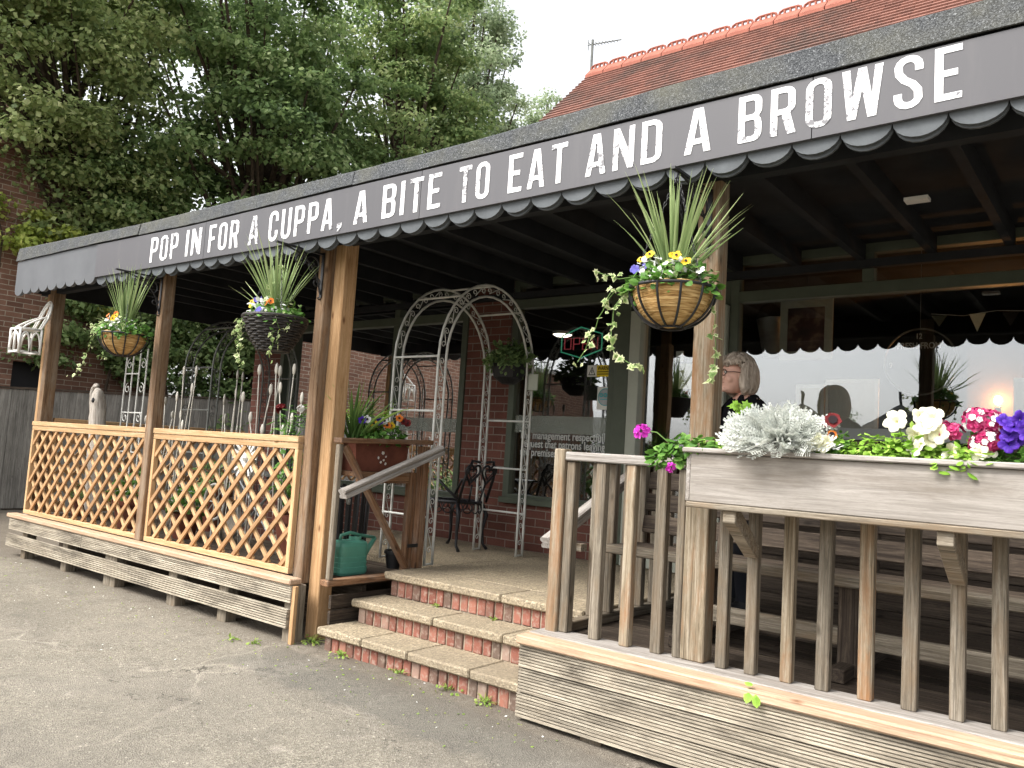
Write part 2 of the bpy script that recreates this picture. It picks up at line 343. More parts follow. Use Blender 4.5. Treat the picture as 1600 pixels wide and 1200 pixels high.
M['fascia'] = plain('grey painted fascia', '#5b5d60', .6, .25, 0, 2.5, .1, .05)
M['scallop'] = plain('grey painted scallops', '#54585b', .6, .25, 0, 9, .16, .15)
t = NT('sign face grey'); o = t.obj(); st = t.noise(t.mapping(o, (7, 1, .9)), 1, 6, .7); sp_ = t.noise(o, 45, 4, .7)
c = t.mix(t.mapr(st, .5, .72, 0, .4), hx('#504f52'), hx('#5f5d5e')); c = t.mix(t.mapr(sp_, .62, .75, 0, .35), c, hx('#464547')); c = t.rndval(c, .94, 1.08); M['sign'] = t.fin(c, .5, .3)
t = NT('distressed white lettering'); o = t.obj(); n = t.noise(o, 34, 8, .75); n2 = t.noise(o, 2.0, 2)
thr = t.math('ADD', n, t.mapr(n2, .35, .65, -.05, .09))
c = t.mix(t.mapr(thr, .57, .61, 0, 1), hx('#e9e9ea'), hx('#78777a')); M['letter'] = t.fin(c, .6, .2)
M['soffit'] = plain('dark painted soffit', '#2a2b2d', .8, .15, 0, 4, .2)
M['frame'] = plain('olive grey window frame', '#4d5346', .55, .3, 0, 6, .1)
M['frame_pale'] = plain('pale door frame', '#a3a699', .5, .3, 0, 5, .08)
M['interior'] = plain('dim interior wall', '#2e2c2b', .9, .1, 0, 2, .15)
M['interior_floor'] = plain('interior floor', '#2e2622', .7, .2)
def glassmat(name, base, k):
    t = NT(name); t.n.remove(t.b); tr = t('ShaderNodeBsdfTransparent'); tr.inputs[0].default_value = (.86, .88, .87, 1); gl = t('ShaderNodeBsdfGlossy'); gl.inputs['Roughness'].default_value = .0
    gl.inputs['Color'].default_value = (.93, .95, .98, 1)
    bn = t.noise(t.obj(), 1.6, 3, .5); bp = t('ShaderNodeBump'); bp.inputs['Strength'].default_value = .05; bp.inputs['Distance'].default_value = .02; t.l.new(bn, bp.inputs['Height']); t.l.new(bp.outputs[0], gl.inputs['Normal'])
    fr = t('ShaderNodeFresnel'); fr.inputs[0].default_value = 1.5; f = t.math('ADD', t.math('MULTIPLY', fr.outputs[0], k), base, True)
    mx = t('ShaderNodeMixShader'); t.l.new(f, mx.inputs[0]); t.l.new(tr.outputs[0], mx.inputs[1]); t.l.new(gl.outputs[0], mx.inputs[2]); t.l.new(mx.outputs[0], t.out.inputs['Surface']); return t.m
M['glass'] = glassmat('window glass', .09, .9)
t = NT('pale translucent strip'); t.fin(hx('#9aa096'), .6); t.b.inputs['Alpha'].default_value = .42; M['pale_strip'] = t.m  # partly transparent pale grey-green for the band across the windows
M['white'] = plain('white paint', '#dedcd6', .5, .35, 0, 20, .06)
M['white_iron'] = plain('white painted iron', '#c9c9c3', .5, .35, 0, 15, .12)
M['grey_iron'] = plain('grey iron', '#6e706c', .5, .4, .2, 15, .2)
M['black_iron'] = plain('black iron', '#17171a', .45, .5, 0, 20, .2)
M['galv'] = plain('galvanised steel', '#8d9091', .45, .5, .6, 9, .2)
M['bud'] = plain('brushed metal bud', '#bab5aa', .5, .5, .1, 30, .12)
M['terracotta'] = plain('terracotta', '#6e4234', .8, .2, 0, 8, .2, .2)
M['green_plastic'] = plain('green plastic', '#569683', .4, .5, 0, 5, .08)
M['soil'] = plain('soil', '#2b211a', .95, .1, 0, 40, .4, .6)
M['black_plastic'] = plain('black plastic', '#1a1a1c', .5, .4)
t = NT('coir liner'); o = t.obj(); n = t.noise(t.mapping(o, (9, 9, 120)), 1, 5, .65, .6); n2 = t.noise(o, 30, 4)
c = t.ramp(n, [(.28, hx('#4d3520')), (.45, hx('#a5814f')), (.62, hx('#d3b27c')), (.8, hx('#e6cc9c'))]); t.bump(n, .9, .012); M['coir'] = t.fin(c, .95, .1)
t = NT('black wicker'); o = t.obj(); n = t.noise(o, 60, 4); c = t.ramp(n, [(.3, hx('#1b1918')), (.7, hx('#38332f'))]); M['wicker'] = t.fin(c, .55, .4)
# roof tiles
t = NT('red roof tiles'); g = t.attr('gc').outputs['Vector']; b = t('ShaderNodeTexBrick'); t.l.new(g, b.inputs['Vector'])
b.inputs['Color1'].default_value = hx('#8b655a'); b.inputs['Color2'].default_value = hx('#74544b'); b.inputs['Mortar'].default_value = hx('#5e423a'); b.inputs['Scale'].default_value = 1
b.inputs['Brick Width'].default_value = .165; b.inputs['Row Height'].default_value = .1; b.inputs['Mortar Size'].default_value = .003; b.offset = .5
n = t.noise(g, .9, 6, .65, .5); n2 = t.noise(g, 14, 4, .6)
c = t.mix(t.mapr(n, .46, .62, 0, .8), b.outputs['Color'], hx('#5a504b')); c = t.mix(t.mapr(n2, .5, .7, 0, .4), c, hx('#a0705f')); M['tiles'] = t.fin(c, .8, .2)
M['ridge'] = plain('terracotta ridge', '#995f50', .8, .2, 0, 6, .2)
# foliage
M['leaf_dark'] = leafmat('dark green leaves', [(0, '#45583a'), (.4, '#68804f'), (.75, '#8ca368'), (1, '#b8c592')], .5)
M['leaf_mid'] = leafmat('mid green leaves', [(0, '#566c43'), (.45, '#7d955e'), (.8, '#a3b376'), (1, '#cad29c')], .5)
M['leaf_pale'] = leafmat('pale green leaves', [(0, '#62744a'), (.5, '#8fa066'), (.85, '#b3bc83'), (1, '#cdd2a2')], .5)
M['leaf_far'] = leafmat('grey green far leaves', [(0, '#72846a'), (.5, '#9aab86'), (1, '#c2ccab')], .48)
M['leaf_lime'] = leafmat('lime bedding leaves', [(0, '#5f8a28'), (.5, '#8cb545'), (1, '#bcd86e')], .3)
M['leaf_bed'] = leafmat('bedding plant leaves', [(0, '#32561f'), (.5, '#588436'), (1, '#86ad55')], .28)
M['leaf_yellow'] = leafmat('yellow green leaves', [(0, '#74883f'), (.5, '#9fae52'), (1, '#c5cb72')], .35)
M['blade'] = leafmat('sword leaves', [(0, '#5b7245'), (.5, '#8a9f68'), (1, '#b3bf8b')], .2, .5)
M['blade_green'] = leafmat('green sword leaves', [(0, '#2f4a22'), (.5, '#55753a'), (1, '#9db55f')], .2, .5)
M['ivy'] = leafmat('ivy leaves', [(0, '#4f6b35'), (.45, '#6f8a4d'), (.6, '#a9b57c'), (1, '#d8d9b4')], .25)
M['silver'] = leafmat('silver felted leaves', [(0, '#c4c9c3'), (.5, '#dadcd6'), (1, '#e8eae4')], .2, .8)
M['weed'] = leafmat('weeds', [(0, '#5d7a35'), (.5, '#86a04a'), (1, '#a8a060')], .3)
M['stem'] = plain('green stem', '#5d7a3c', .6)
def petal(name, a, b): return leafmat(name, [(0, a), (.6, a), (1, b)], .2, .6)
M['f_yellow'] = petal('yellow petals', '#d9b321', '#e6cd52'); M['f_orange'] = petal('orange petals', '#d9762a', '#e9a357'); M['f_violet'] = petal('violet petals', '#5a55a8', '#8f8cc9')
M['f_purple'] = petal('purple petals', '#3b1a86', '#5a32a8'); M['f_pink'] = petal('pink petals', '#b02a62', '#d76f9a'); M['f_magenta'] = petal('magenta petals', '#c431b0', '#dd6bd0')
M['f_cream'] = petal('cream petals', '#d9d6b0', '#e6e4d0'); M['f_red'] = petal('red petals', '#5c0e12', '#86201f'); M['f_white'] = petal('white petals', '#e6e6e2', '#f2f2ee')
M['f_eye'] = plain('flower eye', '#1d1014', .8); M['f_throat'] = plain('flower throat', '#c9c93f', .8)
# ------------------------------------------------------------------ ground
def gz(x, y): return -.022*max(0, x-1.2)-.012*max(0, -y-1)*0
xs = [-90, -40, -20]+[-12+.6*i for i in range(36)]+[14, 25, 50, 90]; ys = [-90, -45, -25, -15]+[-9+.6*i for i in range(26)]+[12, 25, 50, 90]
mb = MB(); vs = [(x, y, gz(min(x, 8), y)+(.012*math.sin(x*1.7+y)*math.cos(y*1.3) if -9 < x < 9 and -8 < y < -1 else 0)) for y in ys for x in xs]; nx = len(xs)
mb.add(vs, [(j*nx+i, j*nx+i+1, (j+1)*nx+i+1, (j+1)*nx+i) for j in range(len(ys)-1) for i in range(nx-1)])
tag(mb.build('ground', M['asphalt'], smooth=True), kind='structure')
# concrete porch floor (setting)
mb = MB()
def slab(mb, x0, x1, y0, y1, z0, z1, joints=()):
    e = [x0]+list(joints)+[x1]
    for a, b in zip(e[:-1], e[1:]): mb.box(a+(.003 if a != x0 else 0), b-(.003 if b != x1 else 0), y0, y1, z0, z1)
slab(mb, -1.9, .215, 1.0, 2.44, .3, .45); slab(mb, .221, 1.86, .75, 2.44, .3, .45)
tag(mb.build('porch_floor', M['concrete'], bevel=.006), kind='structure')
# ------------------------------------------------------------------ steps
st = thing('brick_steps', 'three wide concrete topped brick steps rising between the two timber decks', 'steps', (1, .2, 0))
def make_step(y0, y1, z0, z1, joints, i):
    mb = MB(); slab(mb, .2, 1.86, y0, y1, z1-.05, z1, joints); s = mb.build('tread', M['concrete'], st, bevel=.009)
    mb = MB(); mb.box(.262, 1.86, y0+.042, y0+.2, z0-.05, z1-.051); mb.build('riser_mortar', M['mortar'], s)
    mb = MB(); x = .25
    while x < 1.85:
        w = .061+random.uniform(-.004, .004); d = random.uniform(-.004, .004)
        mb.box(x, x+w, y0+.032+d, y0+.13, z0-(.05 if i == 0 else .0), z1-.053-random.random()*.004, rnd=random.random()); x += w+.011
    mb.build('riser', M['step_brick'], s, bevel=.004)
make_step(-.13, .2, 0, .14, (.62, 1.02, 1.5), 0); make_step(.14, .45, .14, .29, (.95, 1.5), 1); make_step(.42, .749, .29, .45, (1.25,), 2)
# ------------------------------------------------------------------ canopy
SX = [-5, -3.17, -.5, .6, 1.95, 2.8, 4, 6.5]; SZ = [2.70, 2.69, 2.671, 2.677, 2.687, 2.705, 2.722, 2.745]
sag = lambda x: lerp_tab(x, SX, SZ)
FB = lambda x: lerp_tab(x, [-5, -3.2, -1.6, .3, 1.7, 3.2, 4, 6.5], [3.02, 3.008, 2.978, 2.986, 2.982, 2.99, 2.996, 3.01])
FT = lambda x: lerp_tab(x, [-5, -3.4, -2.4, -.5, 1.3, 2.2, 3.2, 4, 6.5], [3.166, 3.125, 3.10, 3.091, 3.09, 3.112, 3.128, 3.138, 3.15])
CX0, CX1 = -4.985, 6.4; FY = -.25
can = thing('veranda_canopy', 'long flat roofed veranda canopy with felt edge and scalloped grey fascia on timber posts', 'canopy', (0, 0, 0))
mb = MB(); mb.box(CX0+.03, CX1, -.205, 2.44, 2.985, 3.06); mb.box(CX0+.03, CX1, -.205, -.191, 2.86, 2.984); mb.build('roof_deck', M['soffit'], can)
mb = MB(); x = -4.6
while x < 6.3: mb.box(x, x+.05, -.19, 2.44, 2.86, 2.984); x += .46
mb.build('rafters', M['soffit'], can)
mb = MB(); mb.box(CX0+.03, CX1, -.01, .06, 2.70, 2.858); mb.box(CX0+.03, CX1, 2.38, 2.44, 2.80, 2.858); mb.build('beam', M['soffit'], can)
mb = MB(); mb.box(CX0, CX0+.025, -.2, 2.44, 2.72, 3.02); mb.build('end_board', M['soffit'], can)
# felt trim in overlapping strips
js = [CX0-.01, -4.55, -3.3, -2.4, -1.5, -.55, .37, 1.3, 2.24, 3.17, 4.6, CX1]
for a, b in zip(js[:-1], js[1:]):
    mb = MB(); k = 6; pr = random.uniform(-.004, .004)
    secs = []
    for i in range(k+1):
        x = a+(b-a)*i/k; zb = FB(x)+random.uniform(-.002, .002); zt = FT(x)+random.uniform(-.002, .002)
        secs.append([(x, FY-.03+pr, zb), (x, FY-.012+pr, zt-.012), (x, FY+.004, zt), (x, FY+.35, zt-.03), (x, FY+.35, zt-.05), (x, FY+.01, zb+.02), (x, FY-.018+pr, zb)])
    n = 7; vs = [p for s_ in secs for p in s_]; fs = [(i*n+j, i*n+(j+1) % n, (i+1)*n+(j+1) % n, (i+1)*n+j) for i in range(k) for j in range(n)]+[tuple(range(n))[::-1], tuple(k*n+j for j in range(n))]
    mb.add(vs, fs); mb.build('felt_strip', M['felt'], can, fix=True)
mb = MB(); mb.box(CX0+.03, CX1, FY+.36, 2.6, 3.061, 3.075); mb.build('roof_felt', M['felt'], can)
# scalloped fascia board behind the sign, one board
def scallop_poly(x0, x1, top, pitch, depth, bot=0):
    pts = []; n = max(1, round((x1-x0)/pitch)); p = (x1-x0)/n
    for i in range(n):
        c = x0+p*(i+.5); r = p/2; d = depth*random.uniform(.9, 1.08)
        for k in range(0, 11):
            a = math.pi+math.pi*k/10; xx = c+r*math.cos(a)*.995; pts.append((xx, sag(xx)+bot+d*math.sin(a)))
    xs_ = [x1-(x1-x0)*k/24 for k in range(25)]
    return pts+[(xx, top(xx)) for xx in xs_]
def zfrom(poly, y, th, mat, name):
    mb = MB(); mb.prism(poly, (0, y, 0), (1, 0, 0), (0, 0, 1), (0, th, 0)); return mb.build(name, mat, can)
zfrom(scallop_poly(-3.16, CX1, lambda x: FB(x)-.06, .198, .072, .004), FY+.002, .022, M['scallop'], 'scalloped_board')
zfrom(scallop_poly(-3.155, CX1, lambda x: FB(x)-.1, .198, .078, .001), FY+.0245, .012, M['scallop'], 'scalloped_backing')
zfrom(scallop_poly(CX0, -3.165, lambda x: FB(x)-.005, .205, .062, .012), FY-.012, .03, M['fascia'], 'end_fascia')
# posts of the canopy
def post(x0, x1, y0, y1, z0, z1, mat, label, mb=None):
    mb = MB(); mb.box(x0, x1, y0, y1, z0, z1); o = mb.build('post', M[mat], can, bevel=.006); return tag(o, label)
post(-4.76, -4.683, -.02, .08, .4, 2.7, 'wood_new', 'pale new timber strip beside the far left post')
post(-4.68, -4.585, -.03, .09, .4, 2.86, 'wood_brown', 'brown post under the far left end')
post(-2.245, -2.152, -.125, -.025, .415, 2.86, 'wood_brown', 'brown post between the lattice panels')
post(-.185, -.09, -.06, .045, .36, 2.86, 'wood_brown', 'weathered brown post beside the pale one')
post(-.082, .032, 0, .115, -.02, 2.86, 'wood_new', 'new pale timber post reaching the ground')
post(2.672, 2.79, 0, .1, .415, 2.86, 'wood_worn', 'worn stained post beside the planter')
post(5.7, 5.82, 0, .1, .415, 2.86, 'wood_worn', None)
# small printed card and dark fitting on the soffit
tag(MB().box(3.35, 3.47, 1.12, 1.2, 2.84, 2.8585).build('ceiling_card', M['white']), 'small white card fixed under the dark veranda ceiling', 'card')
# ------------------------------------------------------------------ main sign
sg = thing('shop_sign', 'long grey sign board with white distressed capitals inviting people in to eat and browse', 'sign', (.5, FY-.02, 2.85))
for a, b in ((-3.16, -1.345), (-1.341, 1.0), (1.004, 3.3), (3.304, 6.4)):
    k = 8; poly = [(a+(b-a)*i/k, sag(a+(b-a)*i/k)) for i in range(k+1)]+[(b-(b-a)*i/k, FB(b-(b-a)*i/k)-.012) for i in range(k+1)]
    mb = MB(); mb.prism(poly, (0, FY-.02, 0), (1, 0, 0), (0, 0, 1), (0, .018, 0)); mb.build('sign_panel', M['sign'], sg)
def rr(x0, y0, x1, y1, r): return arc(x1-r, y1-r, r, 0, 90, 5)+arc(x0+r, y1-r, r, 90, 180, 5)+arc(x0+r, y0+r, r, 180, 270, 5)+arc(x1-r, y0+r, r, 270, 360, 5)
def strk(pts, t):
    P = [Vector(p) for p in pts]; L = []; Rr = []
    for i, p in enumerate(P):
        d = (P[min(i+1, len(P)-1)]-P[max(i-1, 0)]).normalized(); n = Vector((-d.y, d.x)); L.append(tuple(p+n*t/2)); Rr.append(tuple(p-n*t/2))
    return L+Rr[::-1]
T = .125
def glyph(ch):
    w = .44
    if ch == 'I': return T, [[(0, 0), (T, 0), (T, 1), (0, 1)]]
    if ch == 'O': return w, [rr(0, 0, w, 1, .2), rr(T, .12, w-T, .88, .08)]
    if ch == 'D': return w, [arc(w-.2, .8, .2, 90, 0, 5)+arc(w-.2, .2, .2, 0, -90, 5)+[(0, 0), (0, 1)], arc(w-T-.08, .80, .08, 90, 0, 4)+arc(w-T-.08, .20, .08, 0, -90, 4)+[(T, .12), (T, .88)]]
    if ch == 'P': return w, [arc(w-.17, .83, .17, 90, 0, 5)+arc(w-.17, .57, .17, 0, -90, 5)+[(T, .40), (T, 0), (0, 0), (0, 1)], arc(w-T-.06, .82, .06, 90, 0, 4)+arc(w-T-.06, .58, .06, 0, -90, 4)+[(T, .52), (T, .88)]]
    if ch == 'R': return w+.02, [arc(w-.17, .83, .17, 90, 0, 5)+arc(w-.17, .60, .17, 0, -40, 4)+[(w-.09, .44), (w+.02, 0), (w-.13, 0), (w-.24, .42), (T, .42), (T, 0), (0, 0), (0, 1)], arc(w-T-.06, .82, .06, 90, 0, 4)+arc(w-T-.06, .60, .06, 0, -90, 4)+[(T, .54), (T, .88)]]
    if ch == 'B': return w, [arc(w-.17, .83, .17, 90, 0, 5)+arc(w-.17, .67, .17, 0, -45, 3)+arc(w-.17, .38, .17, 45, 0, 3)+arc(w-.17, .17, .17, 0, -90, 5)+[(0, 0), (0, 1)],
                             arc(w-T-.06, .82, .06, 90, 0, 4)+arc(w-T-.06, .64, .06, 0, -90, 4)+[(T, .58), (T, .88)], arc(w-T-.06, .40, .06, 90, 0, 4)+arc(w-T-.06, .18, .06, 0, -90, 4)+[(T, .12), (T, .46)]]
    if ch == 'N': return w+.03, [[(0, 0), (T*.95, 0), (T*.95, .60), (w+.03-T, 0), (w+.03, 0), (w+.03, 1), (w+.03-T*.95, 1), (w+.03-T*.95, .42), (T, 1), (0, 1)]]
    if ch == 'F': return w-.06, [[(0, 0), (T, 0), (T, .43), (.32, .43), (.32, .55), (T, .55), (T, .88), (w-.06, .88), (w-.06, 1), (0, 1)]]
    if ch == 'E': return w-.05, [[(0, 0), (w-.05, 0), (w-.05, .12), (T, .12), (T, .44), (.33, .44), (.33, .56), (T, .56), (T, .88), (w-.05, .88), (w-.05, 1), (0, 1)]]
    if ch == 'T': return w-.02, [[(w/2-.01-T/2, 0), (w/2-.01+T/2, 0), (w/2-.01+T/2, .88), (w-.02, .88), (w-.02, 1), (0, 1), (0, .88), (w/2-.01-T/2, .88)]]
    if ch == 'A': return w+.04, [[(0, 0), (T*.98, 0), (.155, .2), (.325, .2), (.48-T*.98, 0), (.48, 0), (.325, 1), (.155, 1)], [(.175, .32), (.24, .80), (.305, .32)]]
    if ch == 'W': return .66, [[(.10, 0), (.235, 0), (.33, .58), (.425, 0), (.56, 0), (.66, 1), (.53, 1), (.485, .42), (.395, 1), (.265, 1), (.175, .42), (.13, 1), (0, 1)]]
    if ch == 'C': return w, [strk([(w-T/2, .66), (w-T/2, .80)]+arc(w/2, .80, w/2-T/2, 0, 180, 8)[1:]+[(T/2, .5)]+arc(w/2, .2, w/2-T/2, 180, 360, 8)+[(w-T/2, .34)], T)]
    if ch == 'U': return w, [strk([(T/2, 1), (T/2, .5)]+arc(w/2, .2, w/2-T/2, 180, 360, 8)+[(w-T/2, .5), (w-T/2, 1)], T)]
    if ch == 'S': return w, [strk([(w-T/2, .70), (w-T/2, .79)]+arc(w/2, .79, w/2-T/2, 0, 170, 7)[1:]+[(T/2+.015, .68), (w*.36, .55), (w*.64, .45), (w-T/2-.015, .32)]+arc(w/2, .21, w/2-T/2, 10, -180, 7)[1:]+[(T/2, .30)], T)]
    if ch == ',': return T, [[(.0, 0), (.05, 0), (.0, -.13), (.06, -.13), (T, .02), (T, .14), (0, .14)]]
def sign_word(word, xa, xb, h):
    g = [glyph(c) for c in word]; gap = .165; tot = sum(w for w, _ in g)+gap*(len(g)-1); sx = (xb-xa)/tot
    cu = bpy.data.curves.new('t', 'CURVE'); cu.dimensions = '2D'; cu.fill_mode = 'BOTH'; cu.extrude = .0012; x = 0
    for w, cs in g:
        for pts in cs:
            sp = cu.splines.new('POLY'); sp.points.add(len(pts)-1); sp.use_cyclic_u = True
            for p, q in zip(sp.points, pts): p.co = (q[0]*sx+x*sx, q[1]*h, 0, 1)
        x += w+gap
    t = bpy.data.objects.new('t', cu); COL.objects.link(t); dg = bpy.context.evaluated_depsgraph_get(); me = bpy.data.meshes.new_from_object(t.evaluated_get(dg)); bpy.data.objects.remove(t); bpy.data.curves.remove(cu)
    off = origin(sg)
    for v in me.vertices:
        X, Z = v.co.x+xa, v.co.y; v.co = Vector((X, FY-.0215-v.co.z, sag(X)+.042+Z))-off
    me.materials.clear(); me.materials.append(M['letter']); me.name = 'lettering'; o = bpy.data.objects.new('lettering', me); COL.objects.link(o); o.parent = sg
for w, a, b in (('POP', -2.166, -1.732), ('IN', -1.611, -1.392), ('FOR', -1.28, -.878), ('A', -.75, -.625), ('CUPPA', -.505, .202), (',', .25, .292), ('A', .41, .54), ('BITE', .673, 1.17), ('TO', 1.31, 1.538), ('EAT', 1.674, 2.058), ('AND', 2.175, 2.601), ('A', 2.72, 2.85), ('BROWSE', 2.979, 3.86)):
    sign_word(w, a, b, .212)
# ------------------------------------------------------------------ cafe building
YW = 2.45
caf = thing('cafe_building', 'red brick cafe with dark olive framed windows and red tiled gabled roof behind the veranda', 'building', (0, YW, 0))
mb = MB()
for x0, x1, z0, z1 in ((-4.61, -4.04, 0, 2.99), (-4.04, -.97, 0, .85), (-.97, -.40, 0, 2.99), (-.40, .78, 0, .88)): mb.box(x0, x1, YW, YW+.16, z0, z1)
mb.box(-4.61, 6.4, YW, YW+.16, 2.991, 3.6); mb.box(-4.61, -4.44, YW+.161, 9, 0, 3.6)
mb.build('wall', M['brick'], caf)
mb = MB()
for k in range(11): mb.box(1.86, 6.4, YW+random.uniform(0, .004), YW+.16, .14*k, .14*k+.134)
mb.build('timber_panelling', M['wood_dark'], caf)
mb = MB(); mb.box(.78, 1.86, YW, YW+.16, .2, .455); mb.build('threshold', M['concrete'], caf)
def window(x0, x1, z0, z1, trans, mull, topm=(), mid=()):
    f = MB(); a, b = YW-.02, YW+.07; w = .07
    f.box(x0, x0+w, a, b, z0, z1); f.box(x1-w, x1, a, b, z0, z1); f.box(x0+w, x1-w, a, b, z1-w, z1-.001); f.box(x0+w, x1-w, a, b, z0, z0+.05)
    f.box(x0+w, x1-w, a-.004, b-.004, trans, trans+.085)
    for m_ in mull: f.box(m_-.04, m_+.04, a-.006, b-.006, z0+.051, trans-.001)
    for m_ in topm: f.box(m_-.04, m_+.04, a-.003, b-.003, trans+.086, z1-w-.001)
    f.box(x0-.01, x1+.01, YW-.06, YW-.0205, z0-.035, z0+.02)
    o = f.build('window', M['frame'], caf, bevel=.003)
    p = MB()
    e = [x0+w]+list(mull)+[x1-w]
    for q, r in zip(e[:-1], e[1:]): p.box(q+.005, r-.005, YW+.03, YW+.036, z0+.045, trans+.005)
    e = [x0+w]+list(topm)+[x1-w]
    for q, r in zip(e[:-1], e[1:]): p.box(q+.005, r-.005, YW+.03, YW+.036, trans+.08, z1-w+.005)
    p.build('pane', M['glass'], o)
    return o
window(-4.04, -.972, .86, 2.989, 2.63, (-3.8, -2.0), (-2.0,))
w2 = window(-.398, .775, .90, 2.989, 2.71, (), ())
w3 = window(1.80, 6.4, 1.60, 2.989, 2.62, (), (2.83, 3.9, 5.0))
mb = MB(); mb.box(-.33, .70, YW+.024, YW+.027, 1.53, 1.69); mb.build('pale_band', M['pale_strip'], w2)  # pale see-through strip just in front of the middle pane
mb = MB(); mb.box(-3.7, -2.05, YW+.024, YW+.027, 1.5, 1.64); mb.box(-1.95, -1.05, YW+.024, YW+.027, 1.5, 1.64); mb.build('pale_band', M['pale_strip'], caf)  # matching pale strips across the left window panes
MB().box(1.81, 6.4, YW-.075, YW-.0225, 1.568, 1.652).build('sill', plain('pale grey sill', '#9b9d9a', .6, .3, 0, 8, .06), caf, bevel=.004)
# door
d = MB(); a, b = YW-.02, YW+.07
d.box(.78, .92, a-.03, b, .456, 2.98); d.build('door_post', M['frame'], caf, bevel=.004)
d = MB(); d.box(.93, 1.03, a-.05, b, .456, 2.6); d.box(1.70, 1.795, a-.05, b, .456, 2.6); d.box(1.03, 1.70, a-.045, b, 2.50, 2.6); d.box(1.03, 1.70, a-.03, b, .46, .62)
dr = d.build('door', M['frame_pale'], caf, bevel=.004)
MB().box(1.02, 1.71, YW+.02, YW+.026, .6, 2.51).build('pane', M['glass'], dr)
MB().tube([(1.62, YW-.1, 1.2), (1.62, YW-.1, 1.55)], .012).box(1.6, 1.64, YW-.1, YW-.04, 1.22, 1.25).box(1.6, 1.64, YW-.1, YW-.04, 1.5, 1.53).build('handle', M['galv'], dr)
MB().box(.925, 1.795, YW, YW+.1, 2.605, 2.985).build('door_head', M['frame'], caf)
# interior shell
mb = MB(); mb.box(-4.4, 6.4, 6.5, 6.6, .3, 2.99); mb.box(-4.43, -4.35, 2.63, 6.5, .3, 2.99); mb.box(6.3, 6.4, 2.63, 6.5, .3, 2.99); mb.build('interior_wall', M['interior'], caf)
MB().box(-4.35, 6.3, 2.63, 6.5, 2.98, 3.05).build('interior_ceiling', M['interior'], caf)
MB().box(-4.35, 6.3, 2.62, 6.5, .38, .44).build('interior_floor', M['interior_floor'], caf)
MB().box(1.87, 6.3, 2.63, 3.0, 1.5, 1.54).build('window_shelf', M['frame_pale'], caf)
# roof: stepped tile courses, gable verge on the left
RX0, RX1, RY, RZ = -1.82, 12, 5.62, 6.77
rf = MB(); n = 48; y0, z0 = 2.25, 3.40
for i in range(n):
    ya, za = y0+(RY-y0)*i/n, z0+(RZ-z0)*i/n; yb, zb = y0+(RY-y0)*(i+1)/n, z0+(RZ-z0)*(i+1)/n; s = i*.1
    vs = [(RX0, ya, za), (RX1, ya, za), (RX0, ya-.012, za+.016), (RX1, ya-.012, za+.016), (RX0, yb, zb), (RX1, yb, zb)]
    gc = [(v[0]+.08*(i % 2), s+.05+(.0 if k < 4 else .045), 0) for k, v in enumerate(vs)]
    rf.add(vs, [(0, 1, 3, 2), (2, 3, 5, 4)], gc)
rf.add([(RX0, RY, RZ), (RX1, RY, RZ), (RX0, 9, 3.4), (RX1, 9, 3.4)], [(0, 1, 3, 2)], [(0, 0, 0), (9, 0, 0), (0, 4, 0), (9, 4, 0)])
roof = rf.build('roof', M['tiles'], caf)
MB().add([(RX0+.08, 2.4, 3.4), (RX0+.08, 8.9, 3.4), (RX0+.08, RY, RZ-.08), (RX0+.2, 2.4, 3.4), (RX0+.2, 8.9, 3.4), (RX0+.2, RY, RZ-.08)], [(0, 2, 1), (3, 4, 5), (0, 1, 4, 3), (1, 2, 5, 4), (2, 0, 3, 5)]).build('gable_wall', M['brick'], caf)
MB().box(-4.6, -1.7, 2.62, 9, 3.601, 3.66).build('flat_roof', M['felt'], caf)
rt = MB(); L = .3
rt.prism([(-.13, -.11), (0, .02), (.13, -.11), (.13, -.07), (0, .065), (-.13, -.07)], (0, RY, RZ), (0, 1, 0), (0, 0, 1), (L-.012, 0, 0))
for k in range(3): rt.box(.07+k*.07, .092+k*.07, RY-.014, RY+.014, RZ+.05, RZ+.10)
rt.tube([(.012, RY, RZ+.05), (.025, RY, RZ+.09), (.06, RY, RZ+.108), (L/2, RY, RZ+.11), (L-.06, RY, RZ+.108), (L-.025, RY, RZ+.09), (L-.012, RY, RZ+.05)], .017, 5)
r0 = rt.build('ridge_tile', M['ridge'], roof); r0.location.x = RX0
for k in range(1, 40):
    r = r0.copy(); COL.objects.link(r); r.parent = roof; r.location.x = RX0+k*L
ae = thing('tv_aerial', 'thin grey television aerial on a pole at the roof ridge end', 'aerial', (-1.9, 5.75, 6.6))
MB().tube([(-1.9, 5.75, 6.5), (-1.9, 5.75, 7.36)], .018).build('pole', M['grey_iron'], ae)
mb = MB(); mb.tube([(-1.98, 5.75, 7.3), (-1.4, 5.72, 7.21)], .008)
for k in range(9): x = -1.93+k*.055; h = .07-.005*k; mb.tube([(x, 5.75-h, 7.295-k*.008), (x, 5.75+h, 7.295-k*.008)], .005, 4)
mb.tube([(-1.97, 5.75, 7.22), (-1.97, 5.75, 7.38)], .006, 4); mb.build('antenna', M['grey_iron'], ae)
